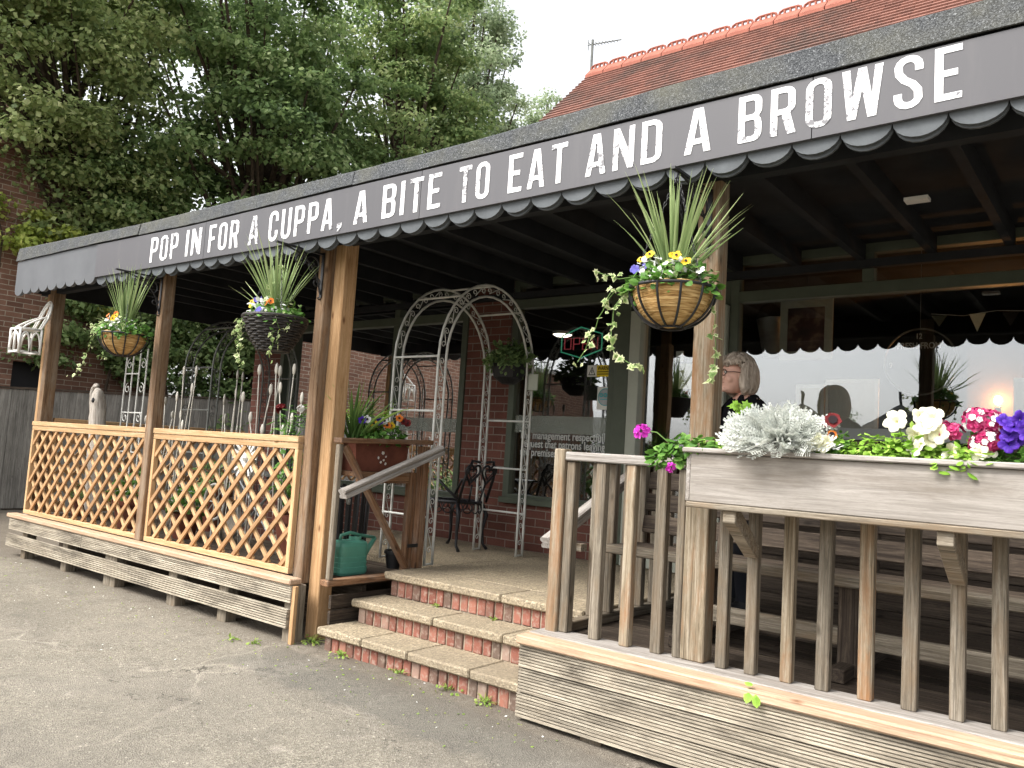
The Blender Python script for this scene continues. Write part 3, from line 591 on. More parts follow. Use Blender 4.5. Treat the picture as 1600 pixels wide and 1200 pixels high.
# ------------------------------------------------------------------ decks
def ribbed(mb, x0, x1, y, z0, z1, th=.028, n=7, dep=.011):
    p = [(0, z0), (0, z0+.004)]; h = (z1-z0-.008)/n
    for i in range(n):
        z = z0+.004+h*i; p += [(0, z+h*.55), (dep, z+h*.62), (dep, z+h*.95), (0, z+h)]
    p += [(0, z1), (th, z1), (th, z0)]
    mb.prism([(a, b) for a, b in p], (x0, y, 0), (0, 1, 0), (0, 0, 1), (x1-x0, 0, 0))
def deck(name, label, x0, x1, boards, zt, yb, railmat, blocks, rail, base):
    t_ = thing(name, label, 'deck', ((x0+x1)/2, 1, 0))
    for (a, b, z0, z1) in boards:
        mb = MB(); ribbed(mb, a, b, -.2, z0, z1); mb.build('skirting_board', M['wood_deck'], t_, fix=True)
    for bx, w in blocks: MB().box(bx, bx+w, -.165, -.07, gz(bx, 0)-.02, zt-.03).build('support_block', M['wood_grey'], t_, bevel=.006)
    MB().box(*rail).build('edge_rail', M[railmat], t_, bevel=.008)
    MB().box(*base).build('base_plank', M['wood_plank'], t_, bevel=.005)
    mb = MB(); y = .075
    while y < yb: mb.box(x0+.02, x1-.01, y, min(y+.118, yb+.118), zt-.03, zt+random.uniform(-.002, .002)); y += .124
    mb.build('floor_boards', M['wood_dark'], t_)
    MB().box(x0+.05, x1-.05, .3, .34, 0, zt-.05).build('joist', M['wood_dark'], t_)
    return t_
ld = deck('timber_deck', 'low weathered deck with two ribbed skirting boards raised on small blocks, under the lattice panels', -4.66, .17, [(-4.61, -3.02, .262, .372), (-3.01, -.005, .262, .372), (-4.645, -.03, .095, .215)], .40, .9, 'wood_rail',
     [(-4.35, .1), (-3.45, .1), (-2.62, .2), (-1.58, .12), (-.88, .11), (-.11, .1)], (-4.66, -.005, -.215, -.115, .375, .415), (-4.66, -.19, -.112, .07, .372, .402))
MB().box(-.004, .03, -.19, -.165, -.01, .371).build('corner_strip', M['wood_new'], ld)
mb = MB()
for k in range(3): mb.box(.14, .165, -.0, .9, .03+k*.1, .115+k*.1)
mb.build('side_skirting', M['wood_dark'], ld); MB().box(.13, .215, -.08, .74, .385, .425).build('side_edge', M['wood_gate'], ld, bevel=.005)
rd = deck('timber_deck', 'higher deck right of the steps with three close ribbed skirting boards', 1.875, 6.2, [(1.885, 6.2, .252, .362), (1.889, 6.2, .130, .243), (1.882, 6.2, .006, .121)], .385, 2.3, 'wood_rail',
     [(2.25, .12), (3.2, .12), (4.2, .12)], (1.876, 6.2, -.225, -.115, .366, .412), (1.876, 6.2, -.112, .07, .384, .414))
MB().box(1.866, 1.884, -.17, .9, .02, .36).build('side_skirting', M['wood_dark'], rd)
# ------------------------------------------------------------------ lattice panels
def lattice(label, u0, u1, z0, z1, org, ux, nrm):
    """u along ux, panel plane through org; nrm towards the viewer"""
    org = Vector(org); ux = Vector(ux); nrm = Vector(nrm)
    t_ = thing('lattice_panel', label, 'lattice panel', tuple(org+ux*((u0+u1)/2)+Vector((0, 0, z0))), 'honey coloured lattice panels round the left deck')
    P = lambda u, z, n: org+ux*u+Vector((0, 0, z))+nrm*n
    mb = MB(); fw = .04
    mb.beam(P(u0, z1-.022, 0), P(u1, z1-.022, 0), .058, .044); o = mb.build('top_rail', M['wood_lattice'], t_, bevel=.004)
    MB().beam(P(u0+.002, z1-.068, 0), P(u1-.002, z1-.068, 0), .044, .045).build('frame_rail', M['wood_lattice'], t_, bevel=.003)
    MB().beam(P(u0, z0+.02, 0), P(u1, z0+.02, 0), .044, .04).build('bottom_rail', M['wood_lattice'], t_, bevel=.003)
    for u in (u0+fw/2, u1-fw/2): MB().beam(P(u, z0+.041, 0), P(u, z1-.092, 0), fw, .042, tuple(nrm)).build('stile', M['wood_lattice'], t_, bevel=.003)
    a0, a1, b0, b1 = u0+fw, u1-fw, z0+.04, z1-.09; sp = .19
    for sgn, off, nm in ((1, .008, 'front_slats'), (-1, -.008, 'back_slats')):
        mb = MB(); c = a0-(b1-b0)-.05
        while c < a1+(b1-b0):
            # line u = c + sgn*(z-b0) (sgn=1) ; for -1: u = c + (b1 - z)
            pts = []
            for z in (b0, b1):
                u = c+(z-b0) if sgn == 1 else c+(b1-z); pts.append((u, z))
            (ua, za), (ub, zb) = pts
            def clip(u, z, v, w_):
                if u < a0: k = (a0-u)/(v-u); return a0, z+(w_-z)*k
                if u > a1: k = (a1-u)/(v-u); return a1, z+(w_-z)*k
                return u, z
            if max(ua, ub) > a0+.02 and min(ua, ub) < a1-.02:
                A = clip(ua, za, ub, zb); B = clip(ub, zb, ua, za)
                mb.beam(P(A[0], A[1], off), P(B[0], B[1], off), .0155, .032, tuple(Vector((0, 0, 1)).cross(nrm)*1.0+Vector((0, 0, .3))))
            c += sp
        mb.build(nm, M['wood_slat' if sgn == 1 else 'wood_lattice'], t_)
    return t_
lattice('narrower honey lattice panel left of the middle post', -4.58, -2.25, .416, 1.352, (0, -.075, 0), (1, 0, 0), (0, -1, 0))
lattice('wider honey lattice panel between the brown middle post and the pale front post', -2.147, -.19, .416, 1.352, (0, -.075, 0), (1, 0, 0), (0, -1, 0))
lattice('honey lattice panel closing the far left end of the deck', .12, 2.4, .42, 1.40, (-4.63, 0, 0), (0, 1, 0), (1, 0, 0))
# ------------------------------------------------------------------ gate frame with handrail, left of steps
gt = thing('gate_frame', 'brown wooden gate shaped frame with diagonal braces and a shelf beside the steps', 'gate', (.2, .4, .42))
MB().box(.165, .205, -.065, -.03, .426, 1.315).build('post', M['wood_grey'], gt, bevel=.004)
MB().box(.165, .225, .70, .775, .451, 1.335).build('post', M['wood_gate'], gt, bevel=.005)
MB().box(.135, .185, .63, .695, .43, 1.14).build('post', M['wood_gate'], gt, bevel=.005)
MB().beam((.19, -.075, 1.34), (.19, .80, 1.368), .085, .034).build('top_rail', M['wood_gate'], gt, bevel=.004)
MB().beam((.185, -.01, 1.31), (.185, .64, .46), .035, .05, (1, 0, 0)).build('diagonal_brace', M['wood_gate'], gt, bevel=.003)
MB().box(-.12, .15, .14, .66, 1.10, 1.135).build('shelf', M['wood_gate'], gt, bevel=.003)
MB().box(.15, .175, .14, .63, 1.06, 1.135).build('shelf_rail', M['wood_gate'], gt, bevel=.003)
def handrail(x, y0, z0, y1, z1, parent):
    d = Vector((0, y1-y0, z1-z0)); u = Vector((0, -d.z, d.y)).normalized()
    prof = [(-.035, -.03), (.035, -.03), (.035, -.012), (.022, 0), (.035, .012), (.035, .026), (.02, .034), (-.02, .034), (-.035, .026), (-.035, .012), (-.022, 0), (-.035, -.012)]
    mb = MB(); mb.prism(prof, (x, y0, z0), (1, 0, 0), tuple(u), tuple(d)); return mb.build('handrail', M['wood_plank'], parent, fix=True)
handrail(.265, -.06, .99, .85, 1.315, gt)
MB().tube([(.26, -.02, .965), (.255, .0, .93), (.235, .03, .925), (.2, .06, .95)], .008).build('rail_bracket', M['grey_iron'], gt)
MB().beam((.235, .70, .62), (.235, .60, .62), .006, .025).build('hinge', M['black_iron'], gt)
# ------------------------------------------------------------------ right balustrade
bl = thing('balustrade', 'weathered grey balustrade with square balusters on the right hand deck', 'balustrade', (3, 0, .41))
MB().box(1.905, 1.975, -.02, .05, .3, 1.365).build('newel_post', M['wood_worn'], bl, bevel=.006)
MB().box(1.978, 2.03, .0, .06, .415, 1.30).build('newel_post', M['wood_grey'], bl, bevel=.005)
MB().box(1.977, 2.668, -.02, .055, 1.305, 1.352).build('top_rail', M['wood_plank'], bl, bevel=.006)
MB().box(2.795, 5.6, -.01, .055, 1.25, 1.30).build('top_rail', M['wood_plank'], bl, bevel=.006)
k = 0
for x in (2.165, 2.345, 2.515, 2.85, 2.985, 3.145, 3.295, 3.465, 3.63, 3.80, 3.94, 4.1, 4.26, 4.42, 4.58):
    w = .052+random.uniform(-.003, .004); y = random.uniform(-.004, .004); lean = random.uniform(-.006, .006)
    mb = MB(); mb.beam((x+w/2, .02+y, .413), (x+w/2+lean, .02+y, 1.303 if x < 2.7 else 1.249), w, .05, (0, 1, 0)); mb.build('baluster', M['wood_grey' if k not in (1, 5, 7, 11) else 'wood_worn'], bl, bevel=.005); k += 1
MB().box(2.628, 2.668, .005, .05, .414, 1.30).build('baluster', M['wood_grey'], bl, bevel=.004)
sb = thing('balustrade', 'shorter side balustrade running back beside the steps to the door', 'balustrade', (1.93, .9, .4))
for y in (.38, .56, .74, .92, 1.10, 1.28): MB().box(1.90, 1.95, y, y+.05, .44, 1.30).build('baluster', M['wood_grey'], sb, bevel=.004)
MB().box(1.885, 1.965, .07, 1.5, 1.305, 1.35).build('top_rail', M['wood_plank'], sb, bevel=.005); MB().box(1.895, 1.955, .07, 1.5, .386, .44).build('bottom_rail', M['wood_grey'], sb, bevel=.005)
handrail(1.80, .10, .845, .95, 1.21, sb)
MB().box(1.83, 1.90, .3, .36, .80, .84).build('rail_bracket', M['wood_grey'], sb)
MB().tube([(1.8, .16, .83), (1.8, .2, .78), (1.85, .25, .77), (1.89, .25, .8)], .008).build('rail_bracket', M['grey_iron'], sb)
# ------------------------------------------------------------------ planter box
pb = thing('planter_box', 'long silvery wooden trough planter fixed in front of the right balustrade', 'planter', (3.6, -.18, 1.15))
MB().box(2.835, 5.4, -.305, -.285, 1.165, 1.375).build('front_board', M['wood_planter'], pb, bevel=.004)
MB().box(2.835, 5.4, -.05, -.03, 1.165, 1.375).build('back_board', M['wood_plank'], pb, bevel=.004)
MB().box(2.812, 2.834, -.30, -.03, 1.165, 1.375).build('end_board', M['wood_plank'], pb, bevel=.004)
MB().box(2.80, 5.4, -.325, -.27, 1.376, 1.398).build('lip', M['wood_plank'], pb, bevel=.005)
MB().box(2.80, 5.4, -.065, -.01, 1.376, 1.398).build('lip', M['wood_plank'], pb, bevel=.005)
MB().box(2.80, 2.85, -.268, -.067, 1.376, 1.398).build('lip', M['wood_plank'], pb, bevel=.005)
MB().box(2.825, 5.4, -.32, -.02, 1.14, 1.164).build('base_board', M['wood_grey'], pb, bevel=.004)
MB().box(2.84, 5.4, -.284, -.051, 1.25, 1.355).build('soil', M['soil'], pb)
for x in (3.015, 3.83, 4.6):
    mb = MB(); mb.prism([(-.30, 1.139), (-.235, 1.139), (-.022, .985), (-.022, .93), (-.05, .93), (-.30, 1.09)], (x-.026, 0, 0), (0, 1, 0), (0, 0, 1), (.056, 0, 0)); b_ = mb.build('bracket', M['wood_grey'], pb, bevel=.003, fix=True)
    MB().box(x-.034, x+.034, -.064, -.02, .868, .946).build('bracket_foot', M['wood_plank'], b_, bevel=.003)
    MB().lathe([(.014, 0), (.014, .004), (.009, .008), (0, .01)], 10, (0, 0, 0)).build('bolt', M['galv'], b_); o = COL.objects[-1] if False else b_.children[-1]
    for v in o.data.vertices: p = v.co+origin(b_); v.co = Vector((x+p.x, -.0645-p.z, .905+p.y))-origin(b_)
# ------------------------------------------------------------------ bench on the right deck
be = thing('slatted_bench', 'dark weathered slatted bench standing behind the right balustrade', 'bench', (3.1, .7, .385))
MB().box(1.975, 4.9, .40, .52, .80, .845).build('seat_board', M['wood_grey'], be, bevel=.006)
MB().box(1.975, 4.9, .53, .66, .80, .842).build('seat_board', M['wood_dark'], be, bevel=.006); MB().box(1.975, 4.9, .67, .80, .80, .842).build('seat_board', M['wood_dark'], be, bevel=.006)
for k in range(3): MB().beam((1.98, .86+k*.03, .95+k*.13), (4.9, .86+k*.03, .95+k*.13), .026, .105, (0, .2, 1)).build('back_slat', M['wood_dark'], be, bevel=.005)
for x in (2.45, 3.25, 4.4):
    MB().box(x, x+.09, .46, .55, .386, .80).build('leg', M['wood_dark'], be, bevel=.004); MB().beam((x+.045, .78, .386), (x+.045, .95, 1.30), .08, .05, (1, 0, 0)).build('leg', M['wood_dark'], be, bevel=.004)
    MB().box(x+.01, x+.08, .3, 1.2, .387, .45).build('foot_rail', M['wood_dark'], be, bevel=.004)
MB().box(2.5, 4.5, .48, .53, .52, .60).build('stretcher', M['wood_grey'], be, bevel=.004)
# ------------------------------------------------------------------ plant builders
V3 = Vector
def rvec(): return V3(rng.normal(size=3).tolist())
def blades(mb, c, n, L, spread, w, droop=.35, mi=0, lean=(0, 0, 0)):
    c = V3(c)
    for i in range(n):
        a = random.uniform(0, 2*math.pi); s = spread*random.random()**.7; l = L*random.uniform(.6, 1.05); d = V3((math.cos(a)*s, math.sin(a)*s, 1))+V3(lean); d.normalize()
        out = V3((math.cos(a), math.sin(a), 0)); side = d.cross(out)
        if side.length < .05: side = V3((1, 0, 0))
        side.normalize(); k = 6; vs = []; rn = []; b = c+out*random.random()*.03; base = random.random()*.5
        for j in range(k+1):
            t = j/k; p = b+d*l*t+out*(droop*s*l*t*t)-V3((0, 0, 1))*(droop*s*l*t*t*t*.6); ww = w*(1-t)**.6*(.7+.6*t*(1-t)*2) if j < k else .0008
            nn = d.cross(side)*ww*.25
            vs += [p-side*ww/2+nn, p, p+side*ww/2+nn]; rn += [base+t*.5]*3
        fs = []
        for j in range(k): o = j*3; fs += [(o, o+1, o+4, o+3), (o+1, o+2, o+5, o+4)]
        mb.add(vs, fs, None, rn, mi)
IVY = [(0, -.1), (.22, -.22), (.2, .05), (.5, .12), (.27, .32), (.25, .48), (0, .85), (-.25, .48), (-.27, .32), (-.5, .12), (-.2, .05), (-.22, -.22)]
def flatleaf(mb, p, nrm, size, shape, mi=0, two=True, base=.2, rim=.9, up=None):
    nrm = V3(nrm).normalized(); r = V3(up) if up is not None else rvec(); y = r-nrm*r.dot(nrm)
    if y.length < 1e-3: y = nrm.orthogonal()
    y.normalize(); x = y.cross(nrm); p = V3(p); n = len(shape)
    vs = [p+y*size*.25+nrm*size*.06]+[p+(x*a+y*b)*size+nrm*size*.12*(-abs(a)) for a, b in shape]
    mb.add(vs, [(0, 1+i, 1+(i+1) % n) for i in range(n)], None, [base]+[rim]*n, mi)
def ivy_trails(mb, trails, lsize, step=.035, mi=0, smi=1):
    for pts in trails:
        pts = [V3(p) for p in pts]; cv = []
        for a, b in zip(pts[:-1], pts[1:]):
            k = max(2, int((b-a).length/step))
            for i in range(k): cv.append(a.lerp(b, i/k)+rvec()*.008)
        if len(cv) < 2: continue
        mb.tube(cv, .0018, 4, mi=smi)
        for p in cv[1:]:
            for q in range(random.choice((1, 2, 3))):
                n_ = rvec()*.6+V3((0, -1, .5)); d = V3((random.uniform(-1, 1), random.uniform(-.3, .3), random.uniform(-1, .2)))
                flatleaf(mb, p+rvec()*.012, n_, lsize*random.uniform(.55, 1.35), IVY, mi, base=random.uniform(.1, .4), rim=random.uniform(.55, 1), up=d)
def petal_pts(n=6): return [(math.sin(math.pi*i/(n-1))*.5 if False else .42*math.sin(2*math.pi*i/n), .5-.5*math.cos(2*math.pi*i/n)) for i in range(n)]
PET = petal_pts(8)
def flower5(mb, p, nrm, size, mi, eye=None, n=5, cup=.25, eyesz=.28, own=True, wd=.66):
    if own: mb.newpart()
    nrm = V3(nrm).normalized(); x = nrm.orthogonal().normalized(); y = nrm.cross(x); p = V3(p); a0 = random.random()*6
    for i in range(n):
        a = a0+2*math.pi*i/n; d = x*math.cos(a)+y*math.sin(a); s = nrm.cross(d)
        vs = [p+nrm*.001*i+(d*b*.55*(1+.12*math.sin(9*c+a))+s*c*wd)*size+nrm*size*cup*b*b*.6 for c, b in PET]
        mb.add(vs, [tuple(range(len(vs)))], None, [.5*random.random()+.5*q[1] for q in PET], mi)
    if eye is not None:
        mb.add([p+nrm*(size*.06+.006)+(x*math.cos(t)+y*math.sin(t))*size*eyesz*.5 for t in np.linspace(0, 2*math.pi, 8)[:-1]], [tuple(range(7))], None, .5, eye)
    if own: mb.cur = 0
def trumpet(mb, p, nrm, size, mi):
    mb.newpart(); nrm = V3(nrm).normalized(); x = nrm.orthogonal().normalized(); y = nrm.cross(x); p = V3(p); a0 = random.random()*6; n = 30; vs = []; rn = []; fs = []; tw = random.uniform(-.2, .2)
    for j, (r, h, q) in enumerate(((.05, -.42, 0), (.14, -.2, .1), (.34, -.04, .45), (.66, .05, .8), (.88, .06, .95), (1.0, .0, 1))):
        for k in range(n):
            a = 2*math.pi*k/n; lobe = 1-(.16*(r**2))*(1-abs(math.cos(2.5*a)))**1.3*1.5; z = h+.09*r*r*math.sin(5*a+1+tw*9)+.05*r*r*math.sin(11*a+a0)+tw*r*math.cos(a)
            vs.append(p+(x*math.cos(a+a0)+y*math.sin(a+a0))*size*.5*r*lobe+nrm*size*.5*z); rn.append(min(1, max(0, q+.12*math.cos(5*a)*(1-q)+random.uniform(-.05, .05))))
    for j in range(5):
        for k in range(n): fs.append((j*n+k, j*n+(k+1) % n, (j+1)*n+(k+1) % n, (j+1)*n+k))
    mb.add(vs, fs, None, rn, mi); mb.cur = 0
def head(mb, p, r, mi, n=26, sz=.02, up=V3((0, -.5, .6))):
    mb.newpart()
    for i in range(n):
        d = rvec().normalized()
        if d.dot(up) < -.2: d = -d
        flower5(mb, V3(p)+d*r, d, sz*random.uniform(.8, 1.2), mi, None, 5, .2, own=False)
    mb.cur = 0
BL = [(0, 0), (.2, .15), (.33, .42), (.26, .75), (0, 1), (-.26, .75), (-.33, .42), (-.2, .15)]
def foliage(mb, c, rad, n, size, mi=0, shape=BL, upb=.5):
    for i in range(n):
        d = rvec().normalized(); d.z = abs(d.z)*1.0 if random.random() < .75 else d.z*.5
        rr = .55+.45*random.random(); p = V3(c)+V3((d.x*rad[0], d.y*rad[1], d.z*rad[2]))*rr
        flatleaf(mb, p, d*.5+rvec()*.4+V3((0, -.15, upb)), size*random.uniform(.6, 1.25), shape, mi, base=random.uniform(0, .5), rim=random.uniform(.2, .95), up=d+rvec()*.5)
def plant(name, label, cat_, mb, mats, group=None):
    full = mb; o = full.part(0).build(name, mats, None)
    # put origin at the plant's foot
    me = o.data; co = np.empty(len(me.vertices)*3, dtype=np.float32); me.vertices.foreach_get('co', co); co = co.reshape(-1, 3); z = co[:, 2].min(); c = np.array((co[:, 0].mean(), co[:, 1].mean(), z)); co -= c
    me.vertices.foreach_set('co', co.ravel()); o.location = c.tolist(); me.update()
    for k in range(1, full.npid+1):
        q = full.part(k)
        if q.v: q.build('flower', mats, o)
    return tag(o, label, cat_, group)
# ------------------------------------------------------------------ hanging brackets and baskets
def spiral(c, r, a0, turns, n, u, v):
    return [V3(c)+(V3(u)*math.cos(a0+turns*2*math.pi*i/n)+V3(v)*math.sin(a0+turns*2*math.pi*i/n))*r*(1-.78*i/n) for i in range(n+1)]
br = thing('hanging_bracket', 'black scrolled iron bracket on the worn post holding the coir lined basket beside the planter', 'bracket', (0, 0, 0), 'black scrolled brackets for the hanging baskets')
MB().box(-.012, .012, -.008, 0, -.30, .02).build('back_plate', M['black_iron'], br)
MB().box(-.010, .010, -.40, -.008, .0, .012).build('arm', M['black_iron'], br)
mb = MB(); yz = ((0, -1, 0), (0, 0, 1))
mb.tube([(0, -.012, -.27)]+[(0, -.02-.33*(1-math.cos(R_(a)))*.9, -.27+.262*math.sin(R_(a))) for a in range(10, 86, 12)]+[(0, -.33, -.002)], .006, 6)
mb.build('scroll', M['black_iron'], br)
for sp_ in (spiral((0, -.09, -.09), .07, .3, 1.35, 22, *yz), spiral((0, -.20, -.065), .055, 2.2, 1.3, 20, *yz), spiral((0, -.05, -.20), .04, 1.0, 1.3, 18, *yz), spiral((0, -.015, -.30), .028, 1.5, .8, 12, *yz)): MB().tube(sp_, .005, 5).build('scroll', M['black_iron'], br)
MB().tube([(0, -.35, 0), (0, -.352, -.02), (0, -.366, -.035), (0, -.355, -.05), (0, -.34, -.04)], .004, 5).build('hook', M['black_iron'], br)
br.location = (2.735, -.001, 2.64)
b2 = copy_tree(br); b2.location = (-.13, -.061, 2.62); b2['label'] = 'black scrolled iron bracket on the weathered post above the black wicker basket'
b3 = copy_tree(br); b3.location = (-2.2, -.126, 2.615); b3['label'] = 'black scrolled iron bracket on the middle brown post beside the smaller coir basket'
def chain_set(parent, r, ztop, top):
    for a in (95, 215, 335):
        p0 = origin(parent)+V3((r*math.cos(R_(a)), r*math.sin(R_(a)), .0)); p1 = origin(parent)+V3((0, 0, ztop)); n = int((p1-p0).length/.02); mb = MB()
        d = (p1-p0)/n
        for i in range(n):
            p = p0+d*(i+.5); u = V3((0, 0, 1)).cross(d).normalized() if i % 2 else d.cross(V3((0, 0, 1)).cross(d)).normalized(); e = d.normalized()*.0125
            mb.tube([p+e*math.cos(t)+u*.0055*math.sin(t) for t in np.linspace(0, 2*math.pi, 9)[:-1]], .0016, 4, True)
        mb.build('chain', M['black_iron'], parent)
def iron_basket(label, loc, r, dep, top):
    t_ = thing('hanging_basket', label, 'hanging basket', loc, 'hanging baskets along the veranda front'); L0 = V3(loc)
    mb = MB(); prof = []; steps = 12
    for i in range(steps+1):
        a = R_(90*i/steps); prof.append(((r-.012)*math.sin(a)*1.0+.0005, -dep*math.cos(a)+.004))
    mb.lathe(prof+[(r-.025, .012), (r-.05, -.01)], 40, L0); ln = mb.build('liner', M['coir'], t_, smooth=True)
    dm = ln.modifiers.new('rough', 'DISPLACE'); tx = bpy.data.textures.new('coir', 'CLOUDS'); tx.noise_scale = .05; dm.texture = tx; dm.strength = .012; dm.mid_level = .5
    mb = MB(); mb.tube([(L0.x+(r+.004)*math.cos(a), L0.y+(r+.004)*math.sin(a), L0.z-.006) for a in np.linspace(0, 2*math.pi, 41)[:-1]], .0075, 6, True); mb.build('rim', M['black_iron'], t_, smooth=True)
    mb = MB(); mb.tube([(L0.x+.055*math.cos(a), L0.y+.055*math.sin(a), L0.z-dep*.985) for a in np.linspace(0, 2*math.pi, 17)[:-1]], .006, 5, True); mb.build('base_ring', M['black_iron'], t_)
    for k in range(12):
        q = 2*math.pi*k/12+.13; mb = MB(); pts = []
        for i in range(11):
            a = R_(18+72*i/10); pts.append((L0.x+(r+.006)*math.sin(a)*math.cos(q), L0.y+(r+.006)*math.sin(a)*math.sin(q), L0.z-(dep+.006)*math.cos(a)))
        mb.tube(pts, .0058, 5); mb.build('rib', M['black_iron'], t_)
    MB().lathe([(.001, -.015), (r-.03, -.02)], 24, L0).build('soil', M['soil'], t_)
    chain_set(t_, r, top, top); return t_
H1, H2, H3 = V3((2.735, -.352, 2.10)), V3((-.13, -.412, 2.105)), V3((-2.2, -.40, 2.10))
iron_basket('black iron basket with straw coloured coir liner, large and nearest, beside the worn post', tuple(H1), .19, .18, .53)
iron_basket('smaller looking coir lined iron basket hung left of the middle brown post', tuple(H3), .19, .18, .50)
wb = thing('hanging_basket', 'black wicker cone basket hung before the weathered post in the middle', 'hanging basket', tuple(H2), 'hanging baskets along the veranda front')
mb = MB(); rr_ = .205
for i in range(15):
    t_ = i/14; z = -.205*t_; r = rr_*(1-.52*t_**1.3); pts = []
    for k in range(60):
        a = 2*math.pi*k/60; w_ = .004*(1 if (k//3+i) % 2 else -1); pts.append((H2.x+(r+w_)*math.cos(a), H2.y+(r+w_)*math.sin(a), H2.z+z))
    mb.tube(pts, .0082, 5, True, mi=0)
mb.build('woven_side', M['wicker'], wb, smooth=True)
MB().lathe([(.001, -.205), (.09, -.204), (.19, -.01)], 24, H2).build('lining', M['black_plastic'], wb)
MB().lathe([(.001, -.02), (.19, -.022)], 24, H2).build('soil', M['soil'], wb)
for k in range(20):
    q = 2*math.pi*k/20; MB().tube([(H2.x+rr_*(1-.52*t**1.3)*1.0*math.cos(q), H2.y+rr_*(1-.52*t**1.3)*math.sin(q), H2.z-.205*t) for t in np.linspace(0, 1, 8)], .005, 5).build('stake', M['wicker'], wb)
chain_set(wb, .2, .49, 0)
mb = MB(); mb.tube([(H2.x+rr_*math.cos(a), H2.y+rr_*math.sin(a), H2.z+.008) for a in np.linspace(0, 2*math.pi, 49)[:-1]], .012, 6, True); mb.build('rim', M['wicker'], wb, smooth=True)
where = {0: 'in the nearest coir basket', 1: 'in the black wicker basket', 2: 'by the middle post'}
for i, (h, n, L, sp) in enumerate(((H1, 60, .56, .62), (H2, 60, .6, .5), (H3, 50, .6, .33))):
    mb = MB(); blades(mb, h+V3((.0, 0, .0)), n, L, sp, .021, .22); 
    if i == 2: blades(mb, h, 2, .42, 1.9, .016, .2, lean=(-2.2, 0, 0))
    if i == 0: blades(mb, h, 4, .5, .5, .016, .25, lean=(1.0, 0, 0)); blades(mb, h+V3((.05, 0, .1)), 1, .38, .2, .008, .2, lean=(2.2, 0, .2))
    if i == 1: blades(mb, h, 4, .5, .3, .018, .25, lean=(-1.2, -.2, 0))
    plant('spiky_plant', ['tall spread of long narrow sword leaves ', 'dense upright tuft of pale sword leaves ', 'narrow upright tuft of sword leaves in the coir basket '][i]+where[i], 'plant', mb, [M['blade']], 'spiky plants in the hanging baskets')
    # bedding
    mb = MB(); mats = [M['leaf_bed'], M['ivy'], M['f_yellow'], M['f_orange'], M['f_violet'], M['f_white'], M['f_eye'], M['silver']]
    foliage(mb, h+V3((0, 0, -.01)), (.20, .20, .12), 520, .046); foliage(mb, h+V3((-.01, -.05, .03)), (.15, .13, .13), 130, .036, 7); foliage(mb, h+V3((.04, 0, .03)), (.15, .16, .12), 130, .03, 1)
    if i == 2: foliage(mb, h+V3((-.12, -.08, .03)), (.11, .1, .1), 160, .04, 1)
    fl = [[(-.1, -.12, .115, 2), (-.05, -.13, .13, 2), (.06, -.13, .115, 2), (.085, -.14, .11, 2), (.12, -.12, .085, 2), (-.14, -.1, .08, 4), (-.12, -.05, .1, 4), (.17, -.08, .05, 5), (-.03, .1, .14, 2)],
          [(-.13, -.1, .10, 2), (-.10, -.12, .105, 2), (-.16, -.08, .09, 2), (-.07, -.11, .12, 4), (-.06, -.08, .13, 4), (.08, -.13, .085, 3), (.095, -.11, .1, 3), (.04, -.16, .03, 4), (.06, -.17, .035, 4), (-.02, .1, .1, 2)],
          [(-.04, -.13, .14, 3), (-.06, -.12, .11, 3), (-.01, -.08, .16, 3), (.06, -.13, .12, 2), (.08, -.12, .13, 2), (.07, -.14, .105, 2), (-.15, -.06, .1, 5), (-.13, -.09, .08, 5)]][i]
    for x, y, z, mi in fl: flower5(mb, h+V3((x, y, z)), V3((random.uniform(-.3, .7), -1, random.uniform(.0, .7))), random.uniform(.032, .044), mi, 6 if mi in (2, 3) else None, 5, .12, .32)
    plant('bedding_plant', ['yellow pansies and leafy bedding rising ', 'mixed yellow, orange and violet pansies growing ', 'orange and yellow pansies with pale foliage in the basket '][i]+where[i], 'plant', mb, mats, 'pansies in the hanging baskets')
    mb = MB(); tr = [
        [[(-.15, -.12, .03), (-.28, -.13, .06), (-.34, -.13, .09)], [(-.16, -.1, .02), (-.27, -.12, -.05), (-.33, -.12, -.17), (-.36, -.12, -.25), (-.42, -.12, -.37)], [(-.17, -.08, .0), (-.22, -.12, -.08), (-.24, -.12, -.2), (-.22, -.12, -.28), (-.2, -.12, -.33)], [(-.18, -.05, .02), (-.25, -.1, -.01), (-.29, -.12, -.1)], [(.12, .0, -.02), (.17, .06, -.12), (.18, .08, -.3), (.16, .08, -.45)], [(-.2, -.12, -.33), (-.12, -.12, -.36), (-.06, -.12, -.35)]],
        [[(-.15, -.12, .03), (-.22, -.13, -.02), (-.26, -.13, -.12)], [(-.15, -.12, .0), (-.2, -.13, -.08), (-.19, -.13, -.2), (-.17, -.13, -.32)], [(-.18, -.1, .0), (-.23, -.12, -.1), (-.21, -.12, -.24), (-.17, -.12, -.36)], [(.13, -.12, .03), (.19, -.1, -.03), (.17, -.08, -.14), (.15, -.08, -.22)], [(.15, -.05, .02), (.2, -.05, -.05), (.19, -.05, -.13)], [(-.12, -.14, .02), (-.2, -.14, -.03), (-.23, -.13, -.08)], [(.14, -.1, -.08), (.12, -.1, -.2), (.1, -.1, -.29)], [(.0, -.1, .1), (.06, -.05, .25), (.07, -.02, .38)]],
        [[(-.1, -.14, .03), (-.25, -.15, .06), (-.36, -.15, .08)], [(-.12, -.12, .02), (-.26, -.14, -.04), (-.32, -.14, -.16), (-.36, -.14, -.26), (-.46, -.14, -.33), (-.58, -.14, -.37)], [(-.1, -.14, .04), (-.22, -.14, .02), (-.3, -.14, .0)], [(.1, -.1, .02), (.18, -.1, .05), (.24, -.1, .05)], [(-.14, -.05, -.2), (-.2, -.08, -.19), (-.16, -.1, -.17)]]][i]
